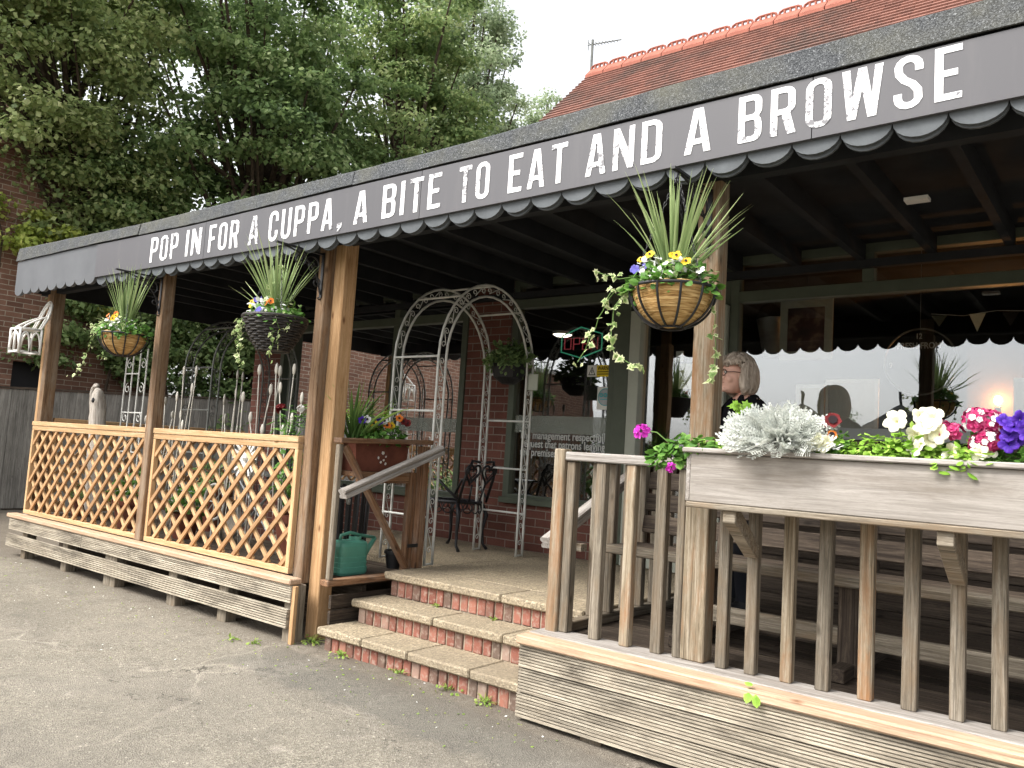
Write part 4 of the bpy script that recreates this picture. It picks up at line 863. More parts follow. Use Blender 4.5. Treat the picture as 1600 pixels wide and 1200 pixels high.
    ivy_trails(mb, [[h+V3(p) for p in q] for q in tr], [.036, .034, .032][i], .03 if i == 1 else .034)
    plant('trailing_ivy', ['variegated ivy trailing far down and left from the nearest coir basket', 'dense variegated ivy hanging on both sides of the black wicker basket', 'variegated ivy trailing in a long curve left from the basket '+where[2]][i], 'ivy', mb, [M['ivy'], M['stem']], 'ivy trailing from the hanging baskets')
# ------------------------------------------------------------------ planter flowers (each its own plant)
PY = -.18
def bed(name, label, mb, mats): plant(name, label, 'plant', mb, mats, 'plants along the wooden planter')
mb = MB(); ms = [M['leaf_bed'], M['stem'], M['f_magenta']]
foliage(mb, (2.80, PY-.06, 1.38), (.15, .07, .07), 110, .045); foliage(mb, (2.70, -.26, 1.33), (.09, .06, .09), 110, .045); mb.tube([(2.72, -.25, 1.40), (2.64, -.26, 1.46), (2.585, -.27, 1.465)], .003, 5, mi=1); head(mb, (2.57, -.27, 1.455), .03, 2, 30, .034); head(mb, (2.745, -.31, 1.305), .012, 2, 6, .03)
bed('geranium', 'trailing geranium with one magenta flower head spilling over the planter left end', mb, ms)
mb = MB(); mb.tube([(3.0, PY, 1.35), (3.02, PY, 1.48), (3.005, PY, 1.6)], .004, 5, mi=1)
for k in range(40): z = random.uniform(1.38, 1.61); flatleaf(mb, (3.0+random.uniform(-.06, .06)*(1.75-z)*3, PY+random.uniform(-.06, .06), z), rvec()*.5+V3((0, -.6, .6)), random.uniform(.04, .065), IVY, 0, base=.2, rim=random.uniform(.3, .9))
foliage(mb, (2.93, PY, 1.37), (.12, .08, .08), 160, .035)
bed('climbing_plant', 'upright bright green lobed leaves in the planter against the post', mb, [M['leaf_lime'], M['stem']])
mb = MB(); c0 = V3((3.195, PY-.04, 1.44))
def lace(mb, p, d, L, up):
    d = V3(d).normalized(); s = d.cross(V3(up)).normalized(); n = s.cross(d); w = .0062
    def strip(a, b, wa, wb, sd): mb.add([a-sd*wa, a+sd*wa, b+sd*wb, b-sd*wb], [(0, 1, 2, 3)], None, random.random(), 0)
    tip = p+d*L-n*L*.15; strip(p, tip, w*.5, w*.6, s)
    for k in range(1, 7):
        t = .2+.135*k
        for sg in (1, -1):
            q = p.lerp(tip, min(t, 1)); dd = (s*sg+d*.8).normalized(); l = L*.30*(1.15-abs(t-.6)); e = q+dd*l+n*l*.15; strip(q, e, w*.45, w*.7, d)
            for sg2 in (1, -1): e2 = q.lerp(e, .55)+(d*.8+s*sg*.2+n*.2*sg2).normalized()*l*.42*(1 if sg2 > 0 else -.35); strip(q.lerp(e, .5), e2, w*.4, w*.6, s)
for k in range(300):
    d = rvec().normalized(); d.z = abs(d.z) if random.random() < .84 else -abs(d.z)*.5; d.y -= .3 if d.z > 0 else .9
    d = V3((d.x*1.15, d.y, d.z*.85)); p = c0+V3((d.x*.085, d.y*.045, max(d.z, -.4)*.04)); lace(mb, p, d, random.uniform(.055, .115)*(1.0+.3*abs(d.x)), rvec()*.55+V3((.2, -1, .6)))
bed('dusty_miller', 'lacy silver white foliage plant spilling over the planter front', mb, [M['silver']])
mb = MB(); ms = [M['leaf_bed'], M['f_red'], M['f_eye'], M['f_orange'], M['f_cream'], M['stem']]
foliage(mb, (3.40, PY, 1.39), (.06, .07, .07), 70, .03); foliage(mb, (3.43, PY, 1.44), (.04, .05, .05), 30, .03)
for x, z, mi, s in ((3.412, 1.535, 1, .07), (3.375, 1.49, 1, .06), (3.365, 1.50, 1, .05), (3.41, 1.475, 3, .045)): mb.tube([(x-.01, PY, 1.4), (x, PY-.03, z)], .0025, 4, mi=5); flower5(mb, (x, PY-.06, z), (.3, -1, .3), s*.85, mi, 2, 5, .06, .62, wd=.8)
bed('pansy', 'dark red pansies with black eyes standing next to the silver plant', mb, ms)
mb = MB(); ms = [M['leaf_lime'], M['f_cream'], M['f_throat']]
for x, z in ((3.375, 1.455), (3.41, 1.445), (3.395, 1.425), (3.36, 1.43)): trumpet(mb, (x, PY-.12, z), (random.uniform(-.6, .6), -1, random.uniform(-.2, .7)), .056, 1)
foliage(mb, (3.37, PY-.06, 1.385), (.05, .05, .04), 30, .03)
bed('petunia', 'small pale yellow petunias low beside the silver foliage', mb, ms)
mb = MB(); foliage(mb, (3.53, PY, 1.375), (.17, .09, .11), 420, .034, upb=.8); bed('bedding_plant', 'flowerless lime green mound of leaves in the planter middle', mb, [M['leaf_lime']])
def petunia(label, fl, leafc, rad, nl, col, sz, eye=True, lm='leaf_lime', extra=None, nn=5):
    mb = MB(); foliage(mb, leafc, rad, nl, .045, upb=.8)
    for x, z in fl:
        trumpet(mb, (x, PY-.08+random.uniform(-.04, .03), z), (random.uniform(-.8, .8), -1, random.uniform(-.1, .9)), sz*random.uniform(.8, 1.15), 1)
        mb.tube([(x+random.uniform(-.02, .02), PY, z-.1), (x, PY-.05, z-.02)], .002, 4, mi=0)
    foliage(mb, (leafc[0], leafc[1]-.09, leafc[2]+.02), (rad[0], .03, rad[2]*.7), nl//4, .035, upb=.8)
    bed('petunia', label, mb, [M[lm], M[col], M['f_throat'] if col == 'f_cream' else M['f_eye']])
petunia('large cream petunias with yellow throats clustered over lime leaves', [(3.655, 1.535), (3.74, 1.555), (3.775, 1.55), (3.755, 1.52), (3.72, 1.49), (3.77, 1.475), (3.80, 1.49), (3.705, 1.455), (3.735, 1.44)], (3.70, PY, 1.37), (.12, .09, .14), 200, 'f_cream', .084)
petunia('two low cream petunias hanging over the planter lip at the right', [(3.835, 1.43), (3.85, 1.41), (3.955, 1.44), (3.93, 1.43)], (3.87, PY-.03, 1.36), (.1, .09, .1), 170, 'f_cream', .084)
mb = MB(); foliage(mb, (3.84, PY, 1.42), (.05, .05, .06), 40, .03); head(mb, (3.80, PY-.05, 1.51), .03, 1, 14, .034); head(mb, (3.845, PY-.05, 1.50), .025, 1, 14, .034)
bed('verbena', 'small cluster of deep pink blooms behind the cream petunias', mb, [M['leaf_bed'], M['f_pink']])
mb = MB(); foliage(mb, (3.94, PY, 1.4), (.07, .06, .1), 80, .035)
for x, z, r in ((3.915, 1.545, .04), (3.96, 1.54, .035), (3.955, 1.475, .035), (3.925, 1.46, .025)): head(mb, (x, PY-.05, z), r, 1, 24, .04); head(mb, (x, PY-.06, z), r*1.05, 2, 8, .02)
bed('verbena', 'taller pink and white flower heads next to the purple petunias', mb, [M['leaf_bed'], M['f_pink'], M['f_white']])
petunia('deep purple petunias at the right end of the picture', [(4.01, 1.545), (4.035, 1.53), (4.02, 1.50), (4.045, 1.485), (4.02, 1.465), (4.06, 1.55), (4.08, 1.50)], (4.05, PY, 1.36), (.12, .09, .12), 180, 'f_purple', .072, True, 'leaf_bed')
# ------------------------------------------------------------------ garden arches
def arch(label, x0, x1, y0, y1, zs, zb, mat, sq=1.1):
    t_ = thing('garden_arch', label, 'garden arch', ((x0+x1)/2, (y0+y1)/2, zb)); cy = (y0+y1)/2; R0 = (y1-y0)/2; gp = .085
    def path(r): return [(cy-r, zb)]+[(cy-r, zb+(zs-zb)*k/6) for k in range(1, 6)]+[(cy-r*math.cos(R_(a)), zs+r*sq*math.sin(R_(a))) for a in range(0, 181, 10)]+[(cy+r, zs-(zs-zb)*k/6) for k in range(1, 7)]
    for x in (x0, x1):
        mb = MB(); mb.tube([(x, a, b) for a, b in path(R0)], .0105, 6); mb.tube([(x, a, b) for a, b in path(R0-gp)], .0105, 6); 
        for y in (y0, y1-gp): mb.tube([(x, y, zb+.01), (x, y+gp, zb+.01)], .008, 5)
        hp = mb.build('hoop', mat, t_, smooth=True)
        mb = MB()
        def S(cx, cz, ang, h):
            c, s = math.cos(ang), math.sin(ang); pts = []
            for i in range(27):
                q = i/26
                if q < .35: a = math.pi*2.2*(1-q/.35); rr = .027*(.35+.65*q/.35); p_ = (rr*math.cos(a)-.0, -h*.36+rr*math.sin(a))
                elif q > .65: a = math.pi*2.2*(q-.65)/.35; rr = .027*(1-.65*(q-.65)/.35); p_ = (-rr*math.cos(a)*1.0, h*.36+rr*math.sin(-a)*-1)
                else: k = (q-.35)/.3; p_ = (.027-.054*k, -h*.36+h*.72*k)
                pts.append((x, cx+p_[0]*c-p_[1]*s, cz+p_[0]*s+p_[1]*c))
            mb.tube(pts, .0042, 4)
        for sd in (cy-R0+gp/2, cy+R0-gp/2):
            n = 7
            for k in range(n): S(sd, zb+.08+(zs-zb-.08)*(k+.5)/n, 0, .20)
        rm = R0-gp/2
        for a in range(14, 180, 19): S(cy-rm*math.cos(R_(a)), zs+rm*sq*math.sin(R_(a)), -R_(a), .15)
        mb.build('scrollwork', mat, hp, smooth=True)
    for y in (y0, y1): 
        for z in [zs, zs-.42, zs-.84, zs-1.22]: MB().tube([(x0, y, z), (x1, y, z)], .009, 6).build('rung', mat, t_)
    for a in (50, 90, 130): MB().tube([(x0, cy-R0*math.cos(R_(a)), zs+R0*sq*math.sin(R_(a))), (x1, cy-R0*math.cos(R_(a)), zs+R0*sq*math.sin(R_(a)))], .009, 6).build('rung', mat, t_)
    return t_
arch('white painted metal garden arch with scrolls standing at the top of the steps', -.32, .16, .86, 2.06, 2.03, .451, M['white_iron'])
arch('dull grey metal garden arch standing deep on the left deck', -3.25, -2.75, .75, 1.75, 1.98, .401, M['grey_iron'])
# ------------------------------------------------------------------ left deck clutter
ob = thing('metal_trellis', 'tall narrow pale metal trellis with scrolls behind the left lattice panel', 'trellis', (-3.75, .5, .401))
mb = MB(); 
for x in (-3.96, -3.82, -3.68, -3.54): mb.tube([(x, .5, .401), (x, .5, 2.15)], .008, 5)
for z in (.7, 1.1, 1.5, 1.9): mb.tube([(-3.96, .5, z), (-3.68 if z > 1.8 else -3.54, .5, z)], .007, 5)
mb.build('frame', M['white_iron'], ob)
mb = MB()
for z in (1.25, 1.45, 1.75, 2.0):
    for x, s in ((-3.89, 1), (-3.61, -1)): mb.tube(spiral((x, .5, z), .055, math.pi/2, 1.2*s, 18, (1, 0, 0), (0, 0, 1)), .005, 4)
mb.build('scrollwork', M['white_iron'], ob)
# bud stakes
def bud_stake():
    t_ = thing('bud_stake', '', 'garden ornament', (0, 0, .401), 'metal bud stakes behind the lattice')
    for k, (dx, dy, h, cv) in enumerate(((-.13, .02, 1.22, -.10), (.02, -.02, 1.46, .05), (.12, .02, 1.30, -.02), (.2, .0, 1.46, .10), (-.05, .03, 1.05, .12), (.1, -.03, .95, -.08))):
        mb = MB(); pts = [(dx*.3+cv*math.sin(math.pi*q)*.5+dx*.7*q*q, dy*q, .0+h*q) for q in np.linspace(0, 1, 9)]; mb.tube([(p[0], p[1], p[2]+.401) for p in pts], .006, 5); s = mb.build('stem', M['bud'], t_, smooth=True)
        e = pts[-1]; mb = MB(); mb.ball((e[0], e[1], e[2]+.401+.045), .016, 10, sc=(1.25, .7, 3.2)); mb.build('bud', M['bud'], s, smooth=True)
    return t_
bk = bud_stake(); bk.location = (-2.72, .45, .401); bk['label'] = 'cluster of metal bud stakes next to the middle post'
for x, y, rz, sc, lb in ((-2.05, .55, 2.2, .98, 'thin metal bud stakes before the grey garden arch'), (-1.62, .5, .5, 1.0, 'metal bud stakes against the brick corner pier'), (-1.12, .5, 3.3, 1.0, 'metal bud stakes nearest the red flowered plant'), (-3.35, .6, 1.4, .82, 'short metal bud stakes left of the middle post')):
    c = copy_tree(bk); c.location = (x, y, .401); c.rotation_euler.z = rz; c.scale = (1, 1, sc); c['label'] = lb
dw = thing('driftwood', 'pale bleached driftwood trunk standing upright behind the left lattice panel', 'driftwood', (-4.1, .35, .401))
mb = MB(); mb.tube([(-4.02, .36, .401), (-4.05, .36, .8), (-4.18, .36, 1.2), (-4.30, .36, 1.52), (-4.335, .36, 1.70), (-4.29, .35, 1.765), (-4.20, .34, 1.76)], [.10, .085, .06, .045, .04, .032, .02], 10); mb.tube([(-3.95, .31, .401), (-3.98, .31, .9), (-4.04, .31, 1.25), (-4.08, .31, 1.5), (-4.10, .31, 1.68), (-4.16, .31, 1.73)], [.11, .10, .085, .085, .07, .02], 10)
dd = mb.build('trunk', M['drift'], dw, smooth=True); mo = dd.modifiers.new('sub', 'SUBSURF'); mo.levels = mo.render_levels = 2; tx = bpy.data.textures.new('drift', 'CLOUDS'); tx.noise_scale = .12; mo = dd.modifiers.new('d', 'DISPLACE'); mo.texture = tx; mo.strength = .035
MB().ball((-4.03, .23, 1.60), .028, 8, sc=(.8, .5, 1)).build('knot_hole', M['black_plastic'], dw)
ds = thing('daisy_ornament', 'white metal daisy head ornament on a stem behind the wider lattice panel', 'garden ornament', (-1.45, .35, .401))
mb = MB()
for k in range(18): a = 2*math.pi*k/18; mb.beam((-1.45+.03*math.cos(a), .345, 1.155+.03*math.sin(a)), (-1.45+.17*math.cos(a), .325, 1.155+.17*math.sin(a)), .022, .004, (0, 1, 0))
mb.ball((-1.45, .345, 1.155), .035, 8); mb.build('flower_head', M['white'], ds); MB().tube([(-1.45, .36, .401), (-1.45, .36, 1.15)], .008, 5).build('stem', M['grey_iron'], ds)
wh = thing('wheel_ornament', 'small pale spoked wheel ornament behind the wider lattice panel', 'garden ornament', (-1.95, .4, .401))
mb = MB(); mb.tube([(-1.95+.15*math.cos(a), .4, .75+.15*math.sin(a)) for a in np.linspace(0, 2*math.pi, 25)[:-1]], .012, 6, True)
for k in range(8): a = 2*math.pi*k/8; mb.tube([(-1.95, .4, .75), (-1.95+.15*math.cos(a), .4, .75+.15*math.sin(a))], .006, 4)
mb.tube([(-1.95, .4, .401), (-1.95, .4, .6)], .01, 5); mb.build('wheel', M['white_iron'], wh)
tb = thing('folding_table', 'small galvanised folding table with crossed legs behind the wider lattice panel', 'table', (-1.65, .75, .401))
MB().box(-2.05, -1.25, .6, .95, 1.0, 1.02).build('table_top', M['galv'], tb)
for y in (.62, .93):
    MB().tube([(-2.0, y, .401), (-1.3, y, 1.0)], .012, 6).build('leg', M['galv'], tb); MB().tube([(-1.3, y, .401), (-2.0, y, 1.0)], .012, 6).build('leg', M['galv'], tb)
def pot(label, x, y, z, r, h, mat='terracotta', name='plant_pot'):
    mb = MB(); mb.lathe([(r*.68, 0), (r*.93, h*.82), (r*.94, h*.82), (r*1.05, h*.83), (r*1.05, h), (r*.95, h), (r*.9, h*.9), (.001, h*.88)], 22, (x, y, z)); o = mb.build(name, [M[mat], M['soil']], None, smooth=False); o.data.polygons.foreach_set('material_index', [1 if p.center.z > z+h*.87 and Vector((p.center.x-x, p.center.y-y)).length < r*.88 else 0 for p in o.data.polygons])
    for v in o.data.vertices: v.co -= V3((x, y, z))
    o.location = (x, y, z); return tag(o, label, 'plant pot', 'pots on the left deck')
pot('large terracotta pot at the deck corner under the red flowers', -.72, .38, .402, .2, .36)
pot('mid sized terracotta pot behind the lattice beside the wheel', -2.3, .35, .402, .13, .22)
pot('terracotta pot on the deck behind the narrower lattice panel', -3.2, .3, .402, .15, .26); pot('small terracotta pot left of the driftwood', -4.35, .35, .402, .1, .18)
pot('small black plastic pot standing near the white arch foot', .02, .68, .43, .07, .13, 'black_plastic'); pot('tall terracotta pot behind the middle post', -2.75, .9, .402, .16, .4)
mb = MB(); foliage(mb, (-.80, .38, 1.3), (.28, .22, .32), 240, .07, shape=[(0, 0), (.08, .3), (.06, .8), (0, 1), (-.06, .8), (-.08, .3)]); foliage(mb, (-.78, .38, .95), (.2, .2, .35), 160, .06); blades(mb, (-.72, .38, .75), 20, .5, .7, .02)
mb.tube([(-.72, .38, .7), (-.74, .38, 1.35)], .008, 5, mi=1); head(mb, (-.86, .22, 1.555), .035, 2, 26, .03); head(mb, (-.62, .22, 1.56), .02, 3, 6, .035)
plant('flowering_plant', 'bushy plant with red flower head in the deck corner behind the lattice', 'plant', mb, [M['leaf_bed'], M['stem'], M['f_red'], M['f_white']])
for x, y, z, r, n, lb, lm in ((-2.3, .35, .66, .16, 110, 'green pot plant behind the lattice beside the wheel', 'leaf_bed'), (-3.2, .3, .7, .2, 140, 'leafy pot plant behind the narrower lattice panel', 'leaf_bed'), (-4.35, .35, .6, .1, 60, 'small green plant left of the driftwood', 'leaf_mid'), (-2.75, .9, .85, .22, 140, 'dark green plant behind the middle post', 'leaf_mid')):
    mb = MB(); foliage(mb, (x, y, z), (r, r, r*1.3), n, .06); plant('pot_plant', lb, 'plant', mb, [M[lm]], 'pot plants on the left deck')
# terracotta trough on the gate shelf
tg = thing('terracotta_trough', 'terracotta trough with small white flower motif on the gate shelf', 'plant pot', (0, .4, 1.136))
mb = MB(); h0, h1 = 1.137, 1.36
def tr_ring(z, g): return [(-.12-g, .15-g, z), (.115+g*.1, .15-g, z), (.115+g*.1, .66+g, z), (-.12-g, .66+g, z)]
vs = tr_ring(h0, -.02)+tr_ring(h1-.03, .0)+tr_ring(h1-.029, .012)+tr_ring(h1, .012)+tr_ring(h1, -.012)+tr_ring(h1-.03, -.016); fs = [(3, 2, 1, 0)]+[(i*4+j, i*4+(j+1) % 4, (i+1)*4+(j+1) % 4, (i+1)*4+j) for i in range(5) for j in range(4)]+[(20, 21, 22, 23)]
mb.add(vs, fs); mb.build('trough', M['terracotta'], tg, bevel=.008)
mb = MB()
for y, z, s in ((.40, 1.27, .024), (.36, 1.235, .02), (.385, 1.205, .018), (.41, 1.22, .016), (.43, 1.245, .014), (.43, 1.195, .02)): flower5(mb, (.122, y, z), (1, 0, 0), s, 0, 1, 5, .05, .25)
mb.build('flower_motif', [M['f_white'], M['f_throat']], tg)
mb = MB(); blades(mb, (-.02, .22, 1.34), 26, .5, .6, .034, .5); blades(mb, (.0, .25, 1.34), 7, .48, .5, .03, 1.0, lean=(.5, .5, 0)); blades(mb, (.06, .2, 1.34), 3, .3, .3, .03, 1.4, lean=(.3, -.1, 0)); plant('iris_plant', 'green sword leaved iris arching from the terracotta trough next to the pale post', 'plant', mb, [M['blade_green']])
mb = MB(); 
for k in range(36):
    a = random.uniform(0, 6.28); d = V3((math.cos(a)*.6, math.sin(a)*.6, 1)).normalized(); p0 = V3((-.06, .38, 1.35)); L = random.uniform(.26, .42)
    for q in range(1, 12):
        p = p0+d*L*q/11+V3((0, 0, -.06*(q/11)**2))
        for s in (1, -1): flatleaf(mb, p, V3((0, 0, 1))+rvec()*.3, .075*(1.1-q/12), [(0, 0), (.2, .4), (0, 1), (-.2, .4)], 0, base=.3, rim=.6, up=d.cross(V3((0, 0, 1)))*s+d*.4)
plant('fern', 'feathery bright green fern behind the pansies on the gate shelf', 'plant', mb, [M['leaf_lime']])
mb = MB(); foliage(mb, (.0, .45, 1.36), (.15, .27, .14), 330, .045)
for y, z, mi in ((.22, 1.49, 4), (.265, 1.50, 3), (.33, 1.475, 2), (.38, 1.49, 4), (.43, 1.50, 3), (.5, 1.47, 2), (.575, 1.53, 5), (.62, 1.51, 6), (.66, 1.50, 6), (.46, 1.47, 5)): flower5(mb, (.08, y, z), (.9, -.7, .3), .055, mi, 1, 5, .1, .35)
plant('pansy', 'mixed pansies in the terracotta trough on the gate shelf', 'plant', mb, [M['leaf_bed'], M['f_eye'], M['f_yellow'], M['f_white'], M['f_purple'], M['f_orange'], M['f_red']])
# watering can
wc = thing('watering_can', 'green plastic watering can standing behind the gate frame', 'watering can', (-.1, .32, .403))
mb = MB(); cx, cy = -.08, .33
def ring(z, a, b, n=20, e=5): return [(cx+a*math.copysign(abs(math.cos(t))**(2/e), math.cos(t)), cy+b*math.copysign(abs(math.sin(t))**(2/e), math.sin(t)), z) for t in np.linspace(0, 2*math.pi, n+1)[:-1]]
zs_ = [(.403, .075, .125), (.42, .082, .135), (.455, .082, .135), (.458, .077, .13), (.49, .079, .133), (.493, .075, .129), (.525, .078, .132), (.528, .074, .128), (.56, .078, .132), (.60, .08, .134), (.625, .074, .125), (.64, .05, .1)]
vs = []; [vs.extend(ring(*q)) for q in zs_]; n = 20
mb.add(vs, [tuple(range(n))[::-1]]+[(i*n+j, i*n+(j+1) % n, (i+1)*n+(j+1) % n, (i+1)*n+j) for i in range(len(zs_)-1) for j in range(n)]+[tuple((len(zs_)-1)*n+j for j in range(n))]); mb.build('body', M['green_plastic'], wc, smooth=False)
MB().tube([(cx, cy+.12, .50), (cx+.01, cy+.17, .57), (cx+.02, cy+.225, .65)], [.03, .02, .015], 10).build('spout', M['green_plastic'], wc, smooth=True)
MB().tube([(cx, cy-.09, .63), (cx, cy-.08, .675), (cx, cy, .69), (cx, cy+.1, .67), (cx+.02, cy+.22, .65)], .012, 8).build('handle', M['green_plastic'], wc, smooth=True)
MB().lathe([(.05, .636), (.05, .665), (.043, .665), (.04, .64)], 16, (cx, cy+.05, 0), sy=.8).build('filler_neck', M['green_plastic'], wc)
# black slatted stand
bs = thing('plant_stand', 'black iron plant stand of upright bars in the corner behind the watering can', 'stand', (-.22, .42, .403))
mb = MB()
for k in range(16): a = 2*math.pi*k/16; mb.beam((-.22+.13*math.cos(a), .42+.13*math.sin(a), .42), (-.22+.15*math.cos(a), .42+.15*math.sin(a), 1.02), .022, .012, (math.cos(a), math.sin(a), 0))
mb.build('bars', M['black_iron'], bs)
for z, r in ((.43, .13), (1.0, .15)): MB().tube([(-.22+r*math.cos(a), .42+r*math.sin(a), z) for a in np.linspace(0, 2*math.pi, 25)[:-1]], .01, 5, True).build('ring', M['black_iron'], bs)
# cast iron chair
ch = thing('iron_chair', 'black cast iron garden chair with heart shaped back against the brick pier', 'chair', (-.5, 1.95, .451))
cx, cy = -.52, 1.92; mb = MB(); zt = .87
mb.tube([(cx+.24*math.cos(a), cy+.22*math.sin(a), zt) for a in np.linspace(0, 2*math.pi, 25)[:-1]], .014, 6, True)
for k in range(16): a = 2*math.pi*k/16; mb.tube([(cx+.24*math.cos(a)+.045*math.cos(b)*-math.sin(a), cy+.22*math.sin(a)+.045*math.cos(b)*math.cos(a), zt-.05+.045*math.sin(b)) for b in np.linspace(0, 2*math.pi, 11)[:-1]], .006, 4, True)
for i in range(-3, 4):
    for j in range(-3, 4):
        if i*i+j*j < 11: mb.tube([(cx+i*.062+.03*math.cos(a), cy+j*.058+.03*math.sin(a), zt) for a in np.linspace(0, 2*math.pi, 9)[:-1]], .006, 4, True)
mb.build('seat', M['black_iron'], ch)
for sx, sy in ((-1, -1), (-1, 1), (1, -1), (1, 1)):
    x, y = cx+sx*.17, cy+sy*.16; MB().tube([(x, y, zt), (x+sx*.045, y+sy*.03, .76), (x+sx*.02, y+sy*.01, .62), (x+sx*.03, y+sy*.02, .5), (x+sx*.07, y+sy*.03, .455)], [.017, .02, .015, .012, .016], 7).build('leg', M['black_iron'], ch, smooth=True)
mb = MB()
def heart(c, s, tilt): return [(cx+.2+.12*((c[1]+s*hz-zt)/.4), c[0]+s*hy, c[1]+s*hz) for hy, hz in [((16*math.sin(t)**3)/16, (13*math.cos(t)-5*math.cos(2*t)-2*math.cos(3*t)-math.cos(4*t))/16) for t in np.linspace(0, 2*math.pi, 29)[:-1]]]
for dy in (-.11, .11): mb.tube(heart((cy+dy, 1.13), .095, 0), .011, 5, True); mb.tube(heart((cy+dy, 1.13), .05, 0), .007, 5, True); mb.tube([(cx+.2, cy+dy*1.7, zt), (cx+.27, cy+dy*1.75, 1.1), (cx+.3, cy+dy*1.3, 1.24), (cx+.30, cy+dy*.4, 1.23)], .013, 6)
for dy in (-.07, .07): mb.tube([(cx+.22, cy+dy, zt), (cx+.26, cy+dy*1.3, 1.03)], .009, 5)
mb.tube([(cx+.2, cy-.2, zt+.03), (cx+.0, cy-.25, 1.06), (cx-.15, cy-.24, 1.05), (cx-.2, cy-.2, .9)], .012, 6); mb.tube([(cx+.2, cy+.2, zt+.03), (cx+.0, cy+.25, 1.06), (cx-.15, cy+.24, 1.05), (cx-.2, cy+.2, .9)], .012, 6)
mb.build('backrest', M['black_iron'], ch, smooth=True)
# white cane chair on the far left post
wcx = thing('cane_chair', 'small white cane chair ornament mounted high on the far left post', 'ornament', (-4.73, -.05, 2.1)); wcx.rotation_euler.z = 0
X0, X1, Ya, Yb, zb, zt = -4.79, -4.55, -.32, -.12, 2.05, 2.285; mb = MB(); r = .013
for z in (zb, zt): mb.tube([(X0, Ya, z), (X1, Ya, z), (X1, Yb, z), (X0, Yb, z)], r, 6, True)
for x, y in ((X0, Ya), (X1, Ya), (X1, Yb), (X0, Yb)): mb.tube([(x, y, zb-.02), (x, y, zt)], r, 6)
mb.tube([((X0+X1)/2, Ya, zb), ((X0+X1)/2, Ya, zt)], r, 6)
def hoop(p0, p1, h): p0 = V3(p0); p1 = V3(p1); return [p0.lerp(p1, .5)-(p1-p0)/2*math.cos(R_(a))+V3((0, 0, h*math.sin(R_(a)))) for a in range(0, 181, 18)]
for x in (X0, X1): mb.tube(hoop((x, Ya, zb), (x, (Ya+Yb)/2, zb), .2), r*.8, 6); mb.tube(hoop((x, (Ya+Yb)/2, zb), (x, Yb, zb), .2), r*.8, 6)
mb.tube(hoop((X0, Ya, zb), (X1, Ya, zb), .2), r*.8, 6)
w_ = mb.build('base', M['white'], wcx, smooth=True)
mb = MB()
for k in range(7): mb.tube([(X0+(X1-X0)*(k+.5)/7, Ya, zt+.004), (X0+(X1-X0)*(k+.5)/7, Yb, zt+.004)], .009, 5)
mb.build('seat', M['white'], wcx, smooth=True)
mb = MB(); xm = (X0+X1)/2
for s in (1, .55): mb.tube([(xm-.115*s, Yb-.01, zt)]+[(xm-.12*s*math.cos(R_(a)), Yb+.01+.09*(.13+.2*math.sin(R_(a)))/.33, zt+.13+.20*math.sin(R_(a))*(.75+.25*s)) for a in range(0, 181, 18)]+[(xm+.115*s, Yb-.01, zt)], r*.9, 6)
for x in (X0+.012, X1-.012): mb.tube([(x, Yb+.05-(Yb+.05-Ya-.02)*(1-math.cos(R_(a)))**.9, zt+.15*math.cos(R_(a))**.8 if a < 90 else zt) for a in range(0, 91, 10)], r*.8, 6)
mb.build('backrest', M['white'], wcx, smooth=True)
# dark basket and slate tag near the arch
iv = thing('hanging_basket', 'dim dark hanging basket full of ivy inside the veranda by the white arch', 'hanging basket', (-.02, 1.95, 2.10), 'hanging baskets along the veranda front')
MB().lathe([(.06, 1.93), (.13, 1.98), (.165, 2.1), (.15, 2.1), (.001, 2.08)], 20, (-.02, 1.95, 0)).build('bowl', M['black_plastic'], iv); MB().tube([(-.02, 1.95, 2.1), (-.02, 1.95, 2.86)], .004, 4).build('chain', M['black_iron'], iv)
mb = MB(); foliage(mb, (-.02, 1.95, 2.10), (.23, .21, .22), 700, .05, upb=.3); plant('trailing_ivy', 'dark ivy filling the dim basket by the white arch', 'ivy', mb, [M['leaf_dark']])
sl_ = thing('slate_tag', 'small grey slate tag hung on the right leg of the white arch', 'tag', (.2, 2.02, 1.95))
MB().box(.14, .27, 1.99, 2.0, 1.88, 2.02).build('slate', M['frame_pale'], sl_, bevel=.002); MB().tube([(.16, 1.995, 2.02), (.2, 2.0, 2.10), (.25, 1.995, 2.02)], .002, 4).build('cord', M['black_iron'], sl_)
# ------------------------------------------------------------------ window signs and things inside
M['neon_g'] = emis('green neon tube', '#3f9a78', .25); M['neon_r'] = emis('red neon tube', '#a8434a', .22)
M['txt_grey'] = plain('grey window lettering', '#b4b6b2', .6); M['txt_black'] = plain('black print', '#151515', .7); M['yellow'] = plain('yellow sticker', '#d8bb1c', .5); M['teal'] = plain('teal print', '#2f8f92', .5); M['paper'] = plain('paper', '#d4d3cc', .8, .2, 0, 12, .04); M['cream_paper'] = plain('cream paper', '#cfc8ad', .8)
os_ = thing('open_sign', 'neon sign with green hexagon outline and red tube letters reading OPEN in the window', 'neon sign', (.31, 2.56, 2.37))
y = 2.56; hexa = [(.10, y, 2.445), (.31, y, 2.52), (.54, y, 2.45), (.54, y, 2.305), (.32, y, 2.235), (.10, y, 2.295)]
MB().tube(hexa, .007, 6, True).build('hexagon_tube', M['neon_g'], os_)
mb = MB()
for pts, cl in (([(.135, 2.32), (.135, 2.42), (.205, 2.42), (.205, 2.32)], True), ([(.235, 2.31), (.235, 2.42), (.30, 2.42), (.30, 2.365), (.235, 2.365)], False), ([(.395, 2.31), (.335, 2.31), (.335, 2.42), (.395, 2.42)], False), ([(.335, 2.365), (.38, 2.365)], False), ([(.425, 2.31), (.425, 2.42), (.495, 2.31), (.495, 2.42)], False)): mb.tube([(a, y, b) for a, b in pts], .0055, 5, cl)
